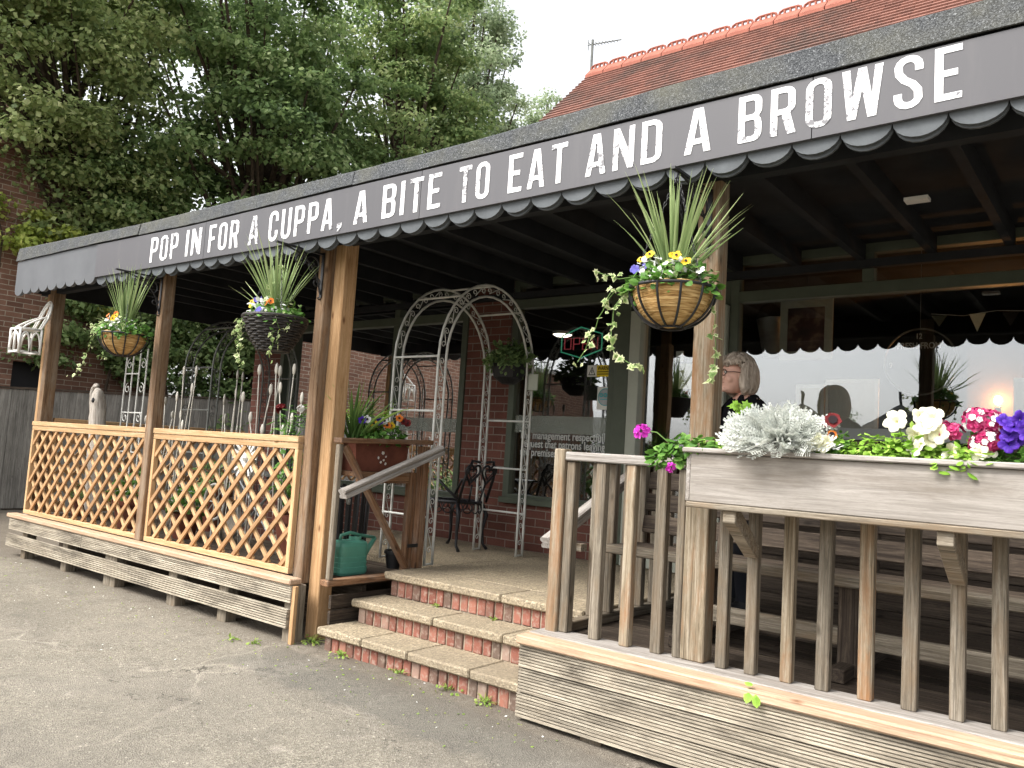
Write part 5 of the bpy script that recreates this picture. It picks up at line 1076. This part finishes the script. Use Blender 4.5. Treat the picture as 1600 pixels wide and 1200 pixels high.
mb.build('lettering', M['neon_r'], os_)
ws = thing('warning_sticker', 'yellow warning sticker with a triangle low beside the window post', 'sticker', (.6, 2.47, 2.1))
MB().box(.458, .555, 2.474, 2.478, 2.05, 2.152).build('white_panel', M['paper'], ws); MB().box(.556, .756, 2.474, 2.478, 2.05, 2.152).build('yellow_panel', M['yellow'], ws)
mb = MB(); a_, b_, c_ = V3((.47, 2.4725, 2.063)), V3((.545, 2.4725, 2.063)), V3((.5075, 2.4725, 2.14)); mb.add([a_, b_, c_, a_+V3((.011, 0, .007)), b_+V3((-.011, 0, .007)), c_+V3((0, 0, -.016))], [(0, 1, 4, 3), (1, 2, 5, 4), (2, 0, 3, 5)]); mb.box(.503, .512, 2.4715, 2.4728, 2.08, 2.11); mb.build('triangle', M['txt_black'], ws)
place_text('WARNING', .05, (.565, 2.473, 2.108), (1, 0, 0), (0, 0, 1), .72, .0006, M['txt_black'], 'lettering', ws, .0012)
mb = MB()
for k, w in enumerate((.17, .14)): mb.box(.565, .565+w, 2.4722, 2.4738, 2.088-k*.02, 2.096-k*.02)
mb.build('small_print', M['txt_black'], ws)
cs = thing('round_sticker', 'white card with round teal emblem stuck inside the window below the warning sticker', 'sticker', (.66, 2.47, 1.86))
MB().box(.575, .745, 2.474, 2.478, 1.757, 1.958).build('card', M['paper'], cs)
def disc(mb, x, z, r, y, n=28, r0=0):
    if r0 == 0: mb.add([(x+r*math.cos(t), y, z+r*math.sin(t)) for t in np.linspace(0, 2*math.pi, n+1)[:-1]], [tuple(range(n))])
    else:
        vs = [(x+q*math.cos(t), y, z+q*math.sin(t)) for q in (r0, r) for t in np.linspace(0, 2*math.pi, n+1)[:-1]]; mb.add(vs, [(i, (i+1) % n, n+(i+1) % n, n+i) for i in range(n)])
    return mb
disc(MB(), .66, 1.868, .074, 2.4735).build('disc', M['galv'], cs); mb = disc(MB(), .66, 1.868, .078, 2.473, 28, .071)
for dx in (-.042, 0, .042): disc(mb, .66+dx, 1.885, .02, 2.4728, 16, .008)
mb.box(.61, .71, 2.472, 2.473, 1.845, 1.852); mb.build('emblem', M['teal'], cs)
nt_ = thing('window_notice', 'three lines of grey lettering asking patrons leaving the premises, on the middle window', 'lettering', (.2, 2.47, 1.4))
for k, (s, x0, w) in enumerate((('The management respectfully', -.265, .985), ('request that patrons leaving', -.235, .915), ('the premises do so quietly', -.245, .87))):
    o = place_text(s, .1, (0, 2.4735, 0), (1, 0, 0), (0, 0, 1), 1, .0006, M['txt_grey'], 'lettering', nt_, .0018); 
    xs_ = [v.co.x for v in o.data.vertices]; sc = w/(max(xs_)-min(xs_)); off = origin(nt_)
    for v in o.data.vertices: v.co.x = (v.co.x+off.x-0)*sc+x0-off.x; v.co.z += 1.475-k*.079
for x0, x1, z0, z1, l, mt in ((1.355, 1.495, 1.94, 2.15, 'cream paper notice inside the door glass', 'cream_paper'), (1.32, 1.388, 2.165, 2.255, 'small white card inside the top of the door glass', 'paper')): tag(MB().box(x0, x1, 2.482, 2.486, z0, z1).build('door_notice', M[mt]), l, 'notice')
Yi = 2.66
pl_ = thing('enamel_pail', 'pale enamel pail hanging tilted inside the big window', 'pail', (2.02, Yi+.08, 2.25))
MB().lathe([(.001, .002), (.078, 0), (.108, .30), (.112, .305), (.105, .305), (.078, .03)], 24, (2.025, Yi+.12, 2.235)).build('pail_body', M['galv'], pl_, smooth=True); MB().tube(hoop((1.915, Yi+.12, 2.53), (2.135, Yi+.12, 2.53), .14), .004, 5).build('handle', M['black_iron'], pl_)
pl_.rotation_euler = (0, R_(-6), 0)
pf = thing('picture_frame', 'pale wide framed dark reddish picture hanging inside the big window top left', 'picture', (2.32, Yi, 2.19))
mb = MB(); mb.box(2.12, 2.178, Yi, Yi+.02, 2.184, 2.668); mb.box(2.463, 2.521, Yi, Yi+.02, 2.184, 2.668); mb.box(2.178, 2.463, Yi, Yi+.02, 2.184, 2.252); mb.box(2.178, 2.463, Yi, Yi+.02, 2.594, 2.668); mb.build('frame', M['frame_pale'], pf)
t = NT('dim reddish print'); n = t.noise(t.obj(), 7, 3); t.fin(t.ramp(n, [(.35, hx('#2a1c1c')), (.5, hx('#4a332e')), (.62, hx('#7d6a5c')), (.75, hx('#3a2522'))]), .7); MB().box(2.178, 2.463, Yi+.008, Yi+.014, 2.252, 2.594).build('print', t.m, pf); MB().tube([(2.32, Yi+.01, 2.66), (2.32, Yi+.01, 2.97)], .002, 4).build('cord', M['black_iron'], pf)
ck = thing('window_clock', 'round glass clock sign reading FRESH-FROM with numerals, hanging inside the big window', 'clock', (3.13, Yi, 2.1))
MB().tube([(3.13+.235*math.cos(a), Yi, 2.15+.235*math.sin(a)) for a in np.linspace(0, 2*math.pi, 41)[:-1]], .007, 6, True).build('rim', M['grey_iron'], ck)
for s, x, z, sz in (('12', 3.122, 2.315, .055), ('FRESH-FROM', 3.122, 2.245, .062), ('3', 3.325, 2.11, .055), ('9', 2.94, 2.11, .055)): place_text(s, sz, (x, Yi, z), (1, 0, 0), (0, 0, 1), .8, .001, M['txt_grey'], 'lettering', ck, .001, 'CENTER')
MB().tube([(3.13, Yi, 2.385), (3.13, Yi, 2.97)], .002, 4).build('cord', M['galv'], ck)
bt = thing('bunting', 'short string of pale pennants inside the big window', 'bunting', (3.4, Yi, 2.45))
MB().tube([(3.2, Yi, 2.49), (3.4, Yi, 2.465), (3.6, Yi, 2.49), (4.0, Yi, 2.46)], .002, 4).build('cord', M['paper'], bt)
for x, l, mt in ((3.25, .08, 'frame'), (3.485, .125, 'cream_paper'), (3.68, .1, 'interior'), (3.85, .11, 'frame')): MB().add([(x-.05, Yi-.003, 2.475), (x+.05, Yi-.003, 2.475), (x, Yi-.003, 2.475-l), (x-.05, Yi+.002, 2.475), (x+.05, Yi+.002, 2.475), (x, Yi+.002, 2.475-l)], [(0, 2, 1), (3, 4, 5), (0, 1, 4, 3), (1, 2, 5, 4), (2, 0, 3, 5)]).build('pennant', M[mt], bt)
def frame_on_shelf(label, x0, x1, z1, fm, pm, w=.025):
    f = thing('picture_frame', label, 'picture', ((x0+x1)/2, Yi, 1.541), 'frames on the window shelf'); mb = MB(); mb.box(x0, x0+w, Yi, Yi+.02, 1.541, z1); mb.box(x1-w, x1, Yi, Yi+.02, 1.541, z1); mb.box(x0+w, x1-w, Yi, Yi+.02, 1.541, 1.541+w); mb.box(x0+w, x1-w, Yi, Yi+.02, z1-w, z1); mb.build('frame', M[fm], f); MB().box(x0+w, x1-w, Yi+.006, Yi+.012, 1.541+w, z1-w).build('print', M[pm], f)
frame_on_shelf('large white framed print standing on the window shelf', 2.483, 2.86, 2.03, 'white', 'paper'); frame_on_shelf('cream framed print on the window shelf near the woman', 2.262, 2.475, 1.99, 'white', 'cream_paper'); frame_on_shelf('narrow white frame at the right on the window shelf', 3.70, 3.95, 2.03, 'white', 'paper')
frame_on_shelf('small dark green framed card on the window shelf', 2.131, 2.257, 1.871, 'frame', 'galv', .012)
def ceiling_light(x, y, label):
    l = thing('ceiling_light', label, 'ceiling light', (x, y, 2.93), 'round lit ceiling lights inside'); MB().lathe([(.001, -.03), (.09, -.022), (.13, 0), (.13, .02), (.001, .02)], 24, (x, y, 2.95)).build('diffuser', emis('lit diffuser', '#fff4e0', 3), l, smooth=True); MB().lathe([(.14, -.005), (.14, .025), (.132, .025), (.132, -.005)], 24, (x, y, 2.953)).build('rim', M['white'], l)
ceiling_light(1.68, 3.85, 'lit round ceiling light seen above the pail and picture'); ceiling_light(3.42, 3.85, 'lit round ceiling light at the right of the big window'); ceiling_light(-1.75, 5.2, 'lit round ceiling light seen through the OPEN sign')
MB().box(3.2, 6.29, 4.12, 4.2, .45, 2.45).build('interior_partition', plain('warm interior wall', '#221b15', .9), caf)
wl_ = thing('wall_lamp', 'small lit warm wall lamp glowing inside the right of the big window', 'wall lamp', (3.44, 4.0, 1.9))
MB().ball((3.44, 4.0, 2.0), .032, 10, sc=(1, 1, 1.3)).build('bulb', emis('lit bulb', '#ffb867', 14), wl_, smooth=True); MB().lathe([(.03, 0), (.02, .05), (.028, .06), (.02, .07)], 12, (3.44, 4.0, 1.88)).build('lamp_holder', M['galv'], wl_); MB().tube([(3.44, 4.0, 1.9), (3.44, 4.06, 1.85), (3.44, 4.118, 1.88)], .008, 5).build('arm', M['galv'], wl_)
pt = bpy.data.lights.new('wall_lamp_light', 'POINT'); po = bpy.data.objects.new('wall_lamp_light', pt); COL.objects.link(po); pt.energy = 26; pt.color = (1, .42, .12); pt.shadow_soft_size = .04; po.location = (3.44, 4.035, 2.0); po.parent = None
# ------------------------------------------------------------------ woman standing behind the bench
F = V3((-.64, -.77, 0)).normalized(); Lf = V3((0, 0, 1)).cross(F); B0 = V3((2.33, 1.5, .386)); Zv = V3((0, 0, 1))
M['skin'] = plain('skin', '#dbae9b', .55, .3, 0, 30, .05); M['top'] = plain('black knitted top', '#16161a', .9, .1, 0, 80, .2); M['trousers'] = plain('dark trousers', '#20222a', .9)
t = NT('grey blonde hair'); g = t.attr('gc').outputs['Vector']; n = t.noise(t.mapping(t.obj(), (55, 55, 8)), 1, 4, .6); t.bump(n, .8, .01); M['hair'] = t.fin(t.ramp(n, [(.3, hx('#8d8073')), (.5, hx('#b5a697')), (.7, hx('#d6cabb'))]), .6, .3)
hc = B0+F*.075+Zv*1.535; nb = B0+Zv*1.345+F*.0
mouth = hc+F*.098-Zv*.052
def W_(f, l, z): return B0+F*f+Lf*l+Zv*z
J = [W_(0, 0, .90), W_(0, 0, 1.06), W_(0, 0, 1.22), W_(.0, 0, 1.345), W_(.035, 0, 1.44),
     W_(0, .165, 1.31), W_(.03, .21, 1.05), W_(.22, .14, 1.02), W_(.29, .10, 1.03),
     W_(0, -.165, 1.31), W_(.17, -.19, 1.10), W_(.19, -.09, 1.36), W_(.185, -.045, 1.44),
     W_(0, .09, .84), W_(.02, .095, .46), W_(0, .095, .07), W_(.13, .1, .03), W_(0, -.09, .84), W_(.02, -.095, .46), W_(0, -.095, .07), W_(.13, -.1, .03)]
E_ = [(0, 1), (1, 2), (2, 3), (3, 4), (3, 5), (5, 6), (6, 7), (7, 8), (3, 9), (9, 10), (10, 11), (11, 12), (0, 13), (13, 14), (14, 15), (15, 16), (0, 17), (17, 18), (18, 19), (19, 20)]
RAD = [.15, .135, .145, .075, .055, .07, .043, .032, .03, .07, .043, .032, .03, .095, .06, .045, .035, .095, .06, .045, .035]
def hand(w, e, ax, n_, side):
    """five finger chains from a wrist index: ax = finger direction, n_ = palm normal"""
    ax = ax.normalized(); s = ax.cross(n_).normalized()*side; p = J[w]
    for k, l in enumerate((.07, .078, .074, .06)):
        b = p+ax*.045+s*(-.03+.019*k); i = len(J); J.extend([b, b+ax*l*.5-n_*.008, b+ax*l-n_*.03]); E_.extend([(w, i), (i, i+1), (i+1, i+2)]); RAD.extend([.0105, .009, .0075])
    i = len(J); J.extend([p+ax*.01-s*.035, p+ax*.045-s*.05-n_*.015]); E_.extend([(w, i), (i, i+1)]); RAD.extend([.012, .009])
hand(12, 0, (mouth-J[12]).normalized()*.6+Zv*.5+F*.1, F*.9-Lf*.2, 1); hand(8, 0, F+Lf*-.3, -Zv, 1)
me = bpy.data.meshes.new('body_skel'); me.from_pydata([tuple(p) for p in J], E_, []); ob_ = bpy.data.objects.new('body_skel', me); COL.objects.link(ob_)
sk = ob_.modifiers.new('skin', 'SKIN'); 
for v, r in zip(me.skin_vertices[0].data, RAD): v.radius = (r, r)
me.skin_vertices[0].data[0].use_root = True
ss = ob_.modifiers.new('s', 'SUBSURF'); ss.levels = ss.render_levels = 2
dg = bpy.context.evaluated_depsgraph_get(); bm_ = bpy.data.meshes.new_from_object(ob_.evaluated_get(dg)); bpy.data.objects.remove(ob_); bpy.data.meshes.remove(me)
mb = MB(); mb.add([tuple(v.co) for v in bm_.vertices], [tuple(p.vertices) for p in bm_.polygons]); bpy.data.meshes.remove(bm_)
def hball(c, r, sf, sl_, sz, n=14):
    q = MB(); q.ball((0, 0, 0), r, n); mb.add([V3(c)+F*v[0]*sf+Lf*v[1]*sl_+Zv*v[2]*sz for v in q.v], q.f)
hball(hc, .1, .92, .76, 1.16, 20); hball(hc+F*.03-Zv*.055, .07, .9, .78, .95); hball(hc+F*.075-Zv*.095, .024, 1, 1.1, .8, 10); hball(hc+F*.098-Zv*.012, .016, 1.15, .8, 1.3, 10); hball(hc+F*.092+Zv*.015, .012, .9, .8, 2.0, 8)
hball(hc+F*.085-Zv*.052, .02, .6, 1.2, .5, 10); hball(hc+F*.06-Zv*.03+Lf*.04, .03, .8, .8, .9); hball(hc+F*.06-Zv*.03-Lf*.04, .03, .8, .8, .9)
for s in (1, -1): hball(hc+Lf*s*.076-F*.005, .02, .9, .4, 1.6, 8)
wo_ = thing('person', 'grey haired woman in glasses and black top by the window, hand at her mouth', 'person', tuple(B0))
body = mb.build('body', M['skin'], wo_, smooth=True); rm = body.modifiers.new('fuse', 'REMESH'); rm.mode = 'VOXEL'; rm.voxel_size = .0062; sm = body.modifiers.new('sm', 'SMOOTH'); sm.factor = .5; sm.iterations = 4
dg = bpy.context.evaluated_depsgraph_get(); bm_ = bpy.data.meshes.new_from_object(body.evaluated_get(dg)); body.modifiers.clear(); body.data = bm_; bm_.name = 'body'
bm_.polygons.foreach_set('use_smooth', np.ones(len(bm_.polygons), dtype=bool))
def garment(name, mat, keep, th):
    b = bmesh.new(); b.from_mesh(bm_); b.normal_update()
    bmesh.ops.delete(b, geom=[f for f in b.faces if not keep(f.calc_center_median())], context='FACES')
    for v in b.verts: v.co += v.normal*th
    m_ = bpy.data.meshes.new(name); b.to_mesh(m_); b.free(); m_.materials.clear(); m_.materials.append(mat); m_.polygons.foreach_set('use_smooth', np.ones(len(m_.polygons), dtype=bool)); o = bpy.data.objects.new(name, m_); COL.objects.link(o); o.parent = wo_; so_ = o.modifiers.new('sol', 'SOLIDIFY'); so_.thickness = .006; so_.offset = -1; return o
wr1, wr2 = J[12]-B0, J[8]-B0; hcl = hc-B0
garment('top', M['top'], lambda c: .86 < c.z and c.z < 1.385+.02*math.sin(c.x*90) and (c-wr1).length > .09 and (c-wr2).length > .11 and (c-hcl).length > .125 and not (c.z > 1.36 and (V3((c.x, c.y, 0))-V3((F*.02).xyz)).length < .055), .014)
garment('trousers', M['trousers'], lambda c: .1 < c.z < .88, .013)
garment('shoes', M['black_plastic'], lambda c: c.z <= .1, .012)
mb = MB(); nh = 30; rows = 18; vs = []; fs = []
for i in range(rows+1):
    el = math.pi/2-math.pi*.86*i/rows
    for k in range(nh):
        a = 2*math.pi*k/nh; d = F*math.cos(a)*math.cos(el)+Lf*math.sin(a)*math.cos(el)+Zv*math.sin(el); low = max(0, -math.sin(el))
        r = .106+.006*math.sin(7*a+i)+.007*math.sin(3*a+2*i*.4)+low*.022
        p = hc-F*.015+Zv*.006+F*(d.dot(F)*r*(1.0))+Lf*(d.dot(Lf)*r*(.92+.15*low))+Zv*(d.dot(Zv)*r*1.14)
        vs.append(p)
for i in range(rows):
    for k in range(nh):
        a = 2*math.pi*(k+.5)/nh; el = math.pi/2-math.pi*.86*(i+.5)/rows
        if math.cos(a) > .0+.35*max(0, math.sin(el)) and el < .5: continue
        fs.append((i*nh+k, i*nh+(k+1) % nh, (i+1)*nh+(k+1) % nh, (i+1)*nh+k))
mb.add(vs, fs)
for q in range(340):
    a = random.uniform(-math.pi, math.pi); e0 = random.uniform(.1, 1.45); e1 = random.uniform(-1.05, -.75) if math.cos(a) < .05 else random.uniform(.3, .6)
    if math.cos(a) > .55: e1 = random.uniform(.35, .6)
    if e1 > e0: continue
    pts = []; dr = random.uniform(-.25, .25); r = .114+random.uniform(0, .016)
    for i in range(8):
        el = e0+(e1-e0)*i/7; aa = a+dr*i/7+.08*math.sin(i*1.3+q); d = F*math.cos(aa)*math.cos(el)+Lf*math.sin(aa)*math.cos(el)+Zv*math.sin(el); low = max(0, -math.sin(el)); rr_ = r+low*.022
        pts.append(hc-F*.015+Zv*.006+F*d.dot(F)*rr_+Lf*d.dot(Lf)*rr_*(.92+.15*low)+Zv*d.dot(Zv)*rr_*1.14)
    mb.tube(pts, [.003, .006, .007, .007, .0065, .006, .0045, .0015], 5)
hr = mb.build('hair', M['hair'], wo_, smooth=True); so_ = hr.modifiers.new('sol', 'SOLIDIFY'); so_.thickness = .022
mb = MB()
for s in (1, -1):
    c = hc+F*.1+Lf*s*.032+Zv*.012; mb.tube([c+Lf*s*.026*math.cos(a)+Zv*.02*math.sin(a)-F*.006*abs(math.cos(a)) for a in np.linspace(0, 2*math.pi, 17)[:-1]], .0028, 5, True); mb.tube([c+Lf*s*.026-F*.006, hc+F*.05+Lf*s*.082+Zv*.015, hc-F*.02+Lf*s*.082+Zv*.012], .0022, 4)
mb.tube([hc+F*.101+Lf*.006+Zv*.014, hc+F*.101-Lf*.006+Zv*.014], .0025, 4); mb.build('glasses', plain('tortoise frames', '#3a2620', .4), wo_, smooth=True)
for s in (1, -1): MB().ball(tuple(hc+F*.083+Lf*s*.031+Zv*.014), .0115, 10).build('eye', M['paper'], wo_, smooth=True); MB().ball(tuple(hc+F*.092+Lf*s*.031+Zv*.013), .005, 8).build('pupil', M['txt_black'], wo_)
MB().tube([mouth+Lf*.022-F*.012, mouth+Lf*.008-F*.002+Zv*.002, mouth-Lf*.008-F*.002+Zv*.002, mouth-Lf*.022-F*.012], [.002, .0045, .0045, .002], 6).build('lips', plain('lips', '#9c5a52', .5), wo_, smooth=True)
# ------------------------------------------------------------------ fence, brick house, trees
FX = -9.2
fe = thing('board_fence', 'weathered grey vertical board fence along the left boundary', 'fence', (FX, 3, 0))
mb = MB(); yy = -4.0
while yy < 10:
    zt = 1.84+.045*(yy-1); w = .115+random.uniform(-.006, .006); mb.box(FX+random.uniform(-.004, .004), FX+.018+random.uniform(0, .006), yy, yy+w, 0.03, zt-.02); yy += w+random.uniform(-.008, .006)
mb.build('boards', M['wood_fence'], fe)
MB().beam((FX+.01, -4, 1.84+.045*-5), (FX+.01, 10, 1.84+.045*9), .07, .03).build('capping', M['wood_dark'], fe)
for k in range(6): MB().box(FX-.12, FX-.03, -3.5+k*2.4, -3.4+k*2.4, 0, 1.8+.045*(-4.5+k*2.4)).build('post', M['wood_fence'], fe)
bh = thing('brick_house', 'old brown brick house wall rising behind the grey fence at the left', 'building', (-12, -1, 0))
mb = MB(); mb.box(-16, -10, -2, 1.6, 0, 5.75); mb.box(-16, -10, 2.25, 4.1, 0, 5.75); mb.box(-16, -10, 1.6, 2.25, 2.32, 5.75); mb.box(-16, -10, 1.6, 2.25, 0, 1.2); mb.box(-15.9, -10.25, 1.6, 2.25, 1.2, 2.32); mb.build('wall', M['brick_old'], bh)
MB().box(-10.24, -10.15, 1.6, 2.25, 1.2, 2.32).build('window', M['black_plastic'], bh)
MB().add([(-16.2, -2.2, 5.7), (-9.75, -2.2, 5.7), (-9.75, 4.3, 5.7), (-16.2, 4.3, 5.7), (-13, -.5, 7.6), (-13, 2.6, 7.6)], [(0, 1, 4), (1, 2, 5, 4), (2, 3, 5), (3, 0, 4, 5), (3, 2, 1, 0)]).build('roof', M['tiles'], bh)
gw = thing('garden_wall', 'brick side wall with pale coping, visible as a reflection in the windows', 'wall', (-10, -8, 0))
MB().box(-10.3, -10, -14, -2.01, 0, 3.8).build('wall', M['brick_old'], gw); mb = MB()
for k in range(24): mb.box(-10.36, -9.95, -14+k*.5, -13.56+k*.5, 3.801, 3.92)
mb.build('coping', M['white'], gw)
def pavilion(x, label):
    t_ = thing('pavilion', label, 'house', (x, -22, 0), 'roofs reflected in the big window'); MB().box(x-1.5, x+1.5, -23.5, -20.5, -.2, 2.45).build('wall', M['brick'], t_)
    MB().add([(x-1.75, -23.75, 2.4), (x+1.75, -23.75, 2.4), (x+1.75, -20.25, 2.4), (x-1.75, -20.25, 2.4), (x, -22, 3.95)], [(0, 1, 4), (1, 2, 4), (2, 3, 4), (3, 0, 4), (3, 2, 1, 0)]).build('roof', M['felt'], t_); MB().tube([(x, -22, 3.9), (x, -22, 4.35)], .05, 6).build('finial', M['black_iron'], t_)
pavilion(-5.8, 'far pavilion with pyramid roof, mirrored left in the big window'); pavilion(-2.4, 'far pavilion with pyramid roof, mirrored in the middle of the big window')
def tree(name, label, base, r, crown, mat, lsize, cat_='tree', group='trees behind the fence', sub=.5, up=.75, dens=1., fill=True):
    t_ = thing(name, label, cat_, base, group); b = V3(base); mb = MB(); main = V3(crown[0][0])
    for q in range(1 if r > 0 else 0):
        top = main+V3((0, 0, crown[0][1][2]*.6)); pts = [b.lerp(top, k/7)+V3((math.sin(k*1.3+b.y)*.12, math.cos(k*1.7+b.x)*.12, 0))*(k/7) for k in range(8)]; mb.tube(pts, [r*(1-.8*k/7) for k in range(8)], 9)
    parts = []
    for c, rad, n in crown:
        ns = max(6, int(n/260)); per = int(n*dens/ns)
        for i in range(ns):
            d = rvec().normalized(); k = (.45+.55*random.random()); p = V3(c)+V3((d.x*rad[0], d.y*rad[1], d.z*rad[2]))*k
            sr = sub*random.uniform(.6, 1.35); sh = random.uniform(-.12, .34)
            parts.append(cloud(p, (sr*1.35, sr*1.35, sr*.5), per, lsize, up, max(0, .12+sh), min(1, .82+sh), .35))
            if r > .1 and i % 3 == 0:
                s0 = b.lerp(main, random.uniform(.35, .95)); mid = s0.lerp(p, .5)+V3((0, 0, .15)); mb.tube([s0, mid, p], [r*.28, r*.16, r*.05], 5)
    if r > 0: mb.build('trunk', M['bark'], t_)
    P = cat(parts); leaves_mesh('crown', P[0], P[1], P[2], P[3], mat, t_); return t_
tree('broadleaf_tree', 'large dark green tree filling the middle behind the veranda', (-9.9, 6.2, 0), .3, [((-9.4, 5.4, 7.2), (2.4, 2.6, 3.0), 42000), ((-9.8, 6.2, 4.2), (1.8, 2.2, 1.8), 20000), ((-9.2, 4.4, 9.6), (2.4, 2.6, 1.9), 17000)], M['leaf_dark'], .105)
tree('broadleaf_tree', 'lighter green tree above the brick house at the top left', (-10.8, 4.4, 0), .2, [((-9.9, 1.6, 7.2), (1.7, 2.0, 2.1), 30000), ((-9.9, 2.8, 5.2), (.9, 1.5, 1.2), 9000), ((-9.7, .8, 9.3), (2.0, 2.6, 1.7), 26000)], M['leaf_pale'], .10)
tree('broadleaf_tree', 'mid green tree to the right of the large dark tree', (-9.0, 9.2, 0), .26, [((-8.9, 8.7, 8.2), (1.7, 1.9, 3.2), 28000), ((-8.8, 9.0, 5.0), (1.6, 1.6, 1.7), 10000), ((-8.9, 8.4, 11.2), (1.8, 1.8, 2.2), 13000)], M['leaf_mid'], .105)
tree('broadleaf_tree', 'taller grey green tree at the right edge of the trees, against the sky', (-10.6, 12.9, 0), .3, [((-10.4, 12.3, 10.2), (1.9, 1.9, 3.2), 22000), ((-10.7, 12.3, 13.4), (1.2, 1.5, 2.1), 11000), ((-10.2, 12.7, 7.2), (1.8, 1.6, 1.6), 7000)], M['leaf_far'], .10)
tree('broadleaf_tree', 'small far tree top peeping over the veranda roof by the gable', (-13.1, 19.8, 0), .25, [((-13.1, 19.6, 13.4), (.9, .9, 1.6), 3500)], M['leaf_far'], .11)
tree('hedge_tree', 'dense dark growth low behind the fence under the canopy edge', (-10.2, 6.5, 0), .14, [((-10.0, 5.4, 2.7), (.7, 1.5, 1.8), 16000), ((-10.3, 8.2, 3.0), (.9, 2.0, 2.0), 20000), ((-10.4, 11, 3.2), (.9, 1.8, 2.0), 9000)], M['leaf_dark'], .11, group=None)
tree('climber', 'yellow green climber on the brick wall at the left edge', (-9.8, 1.4, 0), .04, [((-9.75, 1.0, 4.6), (.35, .7, .6), 1500), ((-9.8, 1.9, 4.2), (.35, .7, .6), 1500), ((-9.75, 2.6, 3.7), (.35, .6, .7), 1500)], M['leaf_yellow'], .085, 'climber', None, .3)
tree('ivy_hedge', 'dark ivy on the brick house wall above the fence', (-9.8, 3.0, 0), .05, [((-9.8, 3.1, 3.0), (.35, .8, .9), 3000), ((-9.85, 2.2, 2.6), (.25, .5, .45), 900)], M['leaf_dark'], .08, 'ivy', None, .3)
tree('broadleaf_tree', 'drooping leafy boughs hanging before the brick house behind the left canopy end', (-9.75, 4.4, 0), .08, [((-9.55, 3.3, 4.7), (.4, 1.1, 1.3), 9000), ((-9.5, 2.5, 5.6), (.45, .9, .9), 5500), ((-9.6, 3.6, 3.0), (.3, 1.0, .8), 5000), ((-9.6, 2.4, 3.1), (.25, .45, .6), 1800)], M['leaf_dark'], .095, sub=.35)
tree('broadleaf_tree', 'round crowned tree across the yard, seen mirrored in the big window', (-4.9, -22, 0), .15, [((-4.9, -22, 3.1), (.75, .75, .8), 2500)], M['leaf_dark'], .09, group=None)
# ------------------------------------------------------------------ weeds
def weed(label, x, y, n, L, sp, z=None):
    z = gz(x, y)+.004 if z is None else z; mb = MB(); blades(mb, (x, y, z), n, L, 1.2, .012, .8)
    foliage(mb, (x, y, z), (sp, sp, L*.6), n*2, .025); plant('weed', label, 'weed', mb, [M['weed']], 'weeds growing in the tarmac cracks')
weed('largest weed tuft at the foot of the pale post', .08, -.06, 16, .09, .07); weed('weed in the tarmac just left of the steps', -.12, -.36, 6, .05, .05); weed('small weed further left in the tarmac', -.3, -.42, 5, .04, .05)
weed('dry weeds along the lowest step, left part', .45, -.12, 10, .05, .1); weed('dry weeds along the lowest step, middle', .95, -.12, 8, .05, .1); weed('dry weeds along the lowest step, right part', 1.35, -.12, 10, .05, .1); weed('green weed by the right end of the lowest step', 1.63, -.13, 12, .06, .05)
weed('tiny weed on the middle tread', .72, .43, 5, .03, .03, .292); weed('tiny weed on the middle tread further right', 1.2, .43, 5, .03, .03, .292)
mb = MB(); flatleaf(mb, (3.10, -.215, .41), (0, -1, .6), .06, BL, 0, base=.3, rim=.6, up=(0, -.2, -1)); flatleaf(mb, (3.13, -.225, .40), (.2, -1, .3), .055, BL, 0, base=.3, rim=.6, up=(.2, -.1, -1)); flatleaf(mb, (3.115, -.22, .43), (0, -.5, 1), .04, BL, 0, base=.3, rim=.6, up=(-.4, -.1, .4)); tag(mb.build('leaf_sprig', M['leaf_lime']), 'small bright green leaf sprig lying on the pale kerb rail', 'leaves')
mb = MB()
for k in range(420):
    x = random.uniform(-4.6, 2.2); y = (-.24 if x < 0 else -.14)-abs(random.gauss(0, .4)); z = gz(x, y)+.004; flatleaf(mb, (x, y, z), rvec()*.25+Zv, random.uniform(.008, .02), BL, random.choice((0, 0, 0, 0, 0, 0, 1)), base=random.random(), rim=random.random())
tag(mb.build('fallen_petals', [M['weed'], M['f_white']]), kind='stuff')['label'] = 'scattered dry leaf flecks on the tarmac beside the decks'
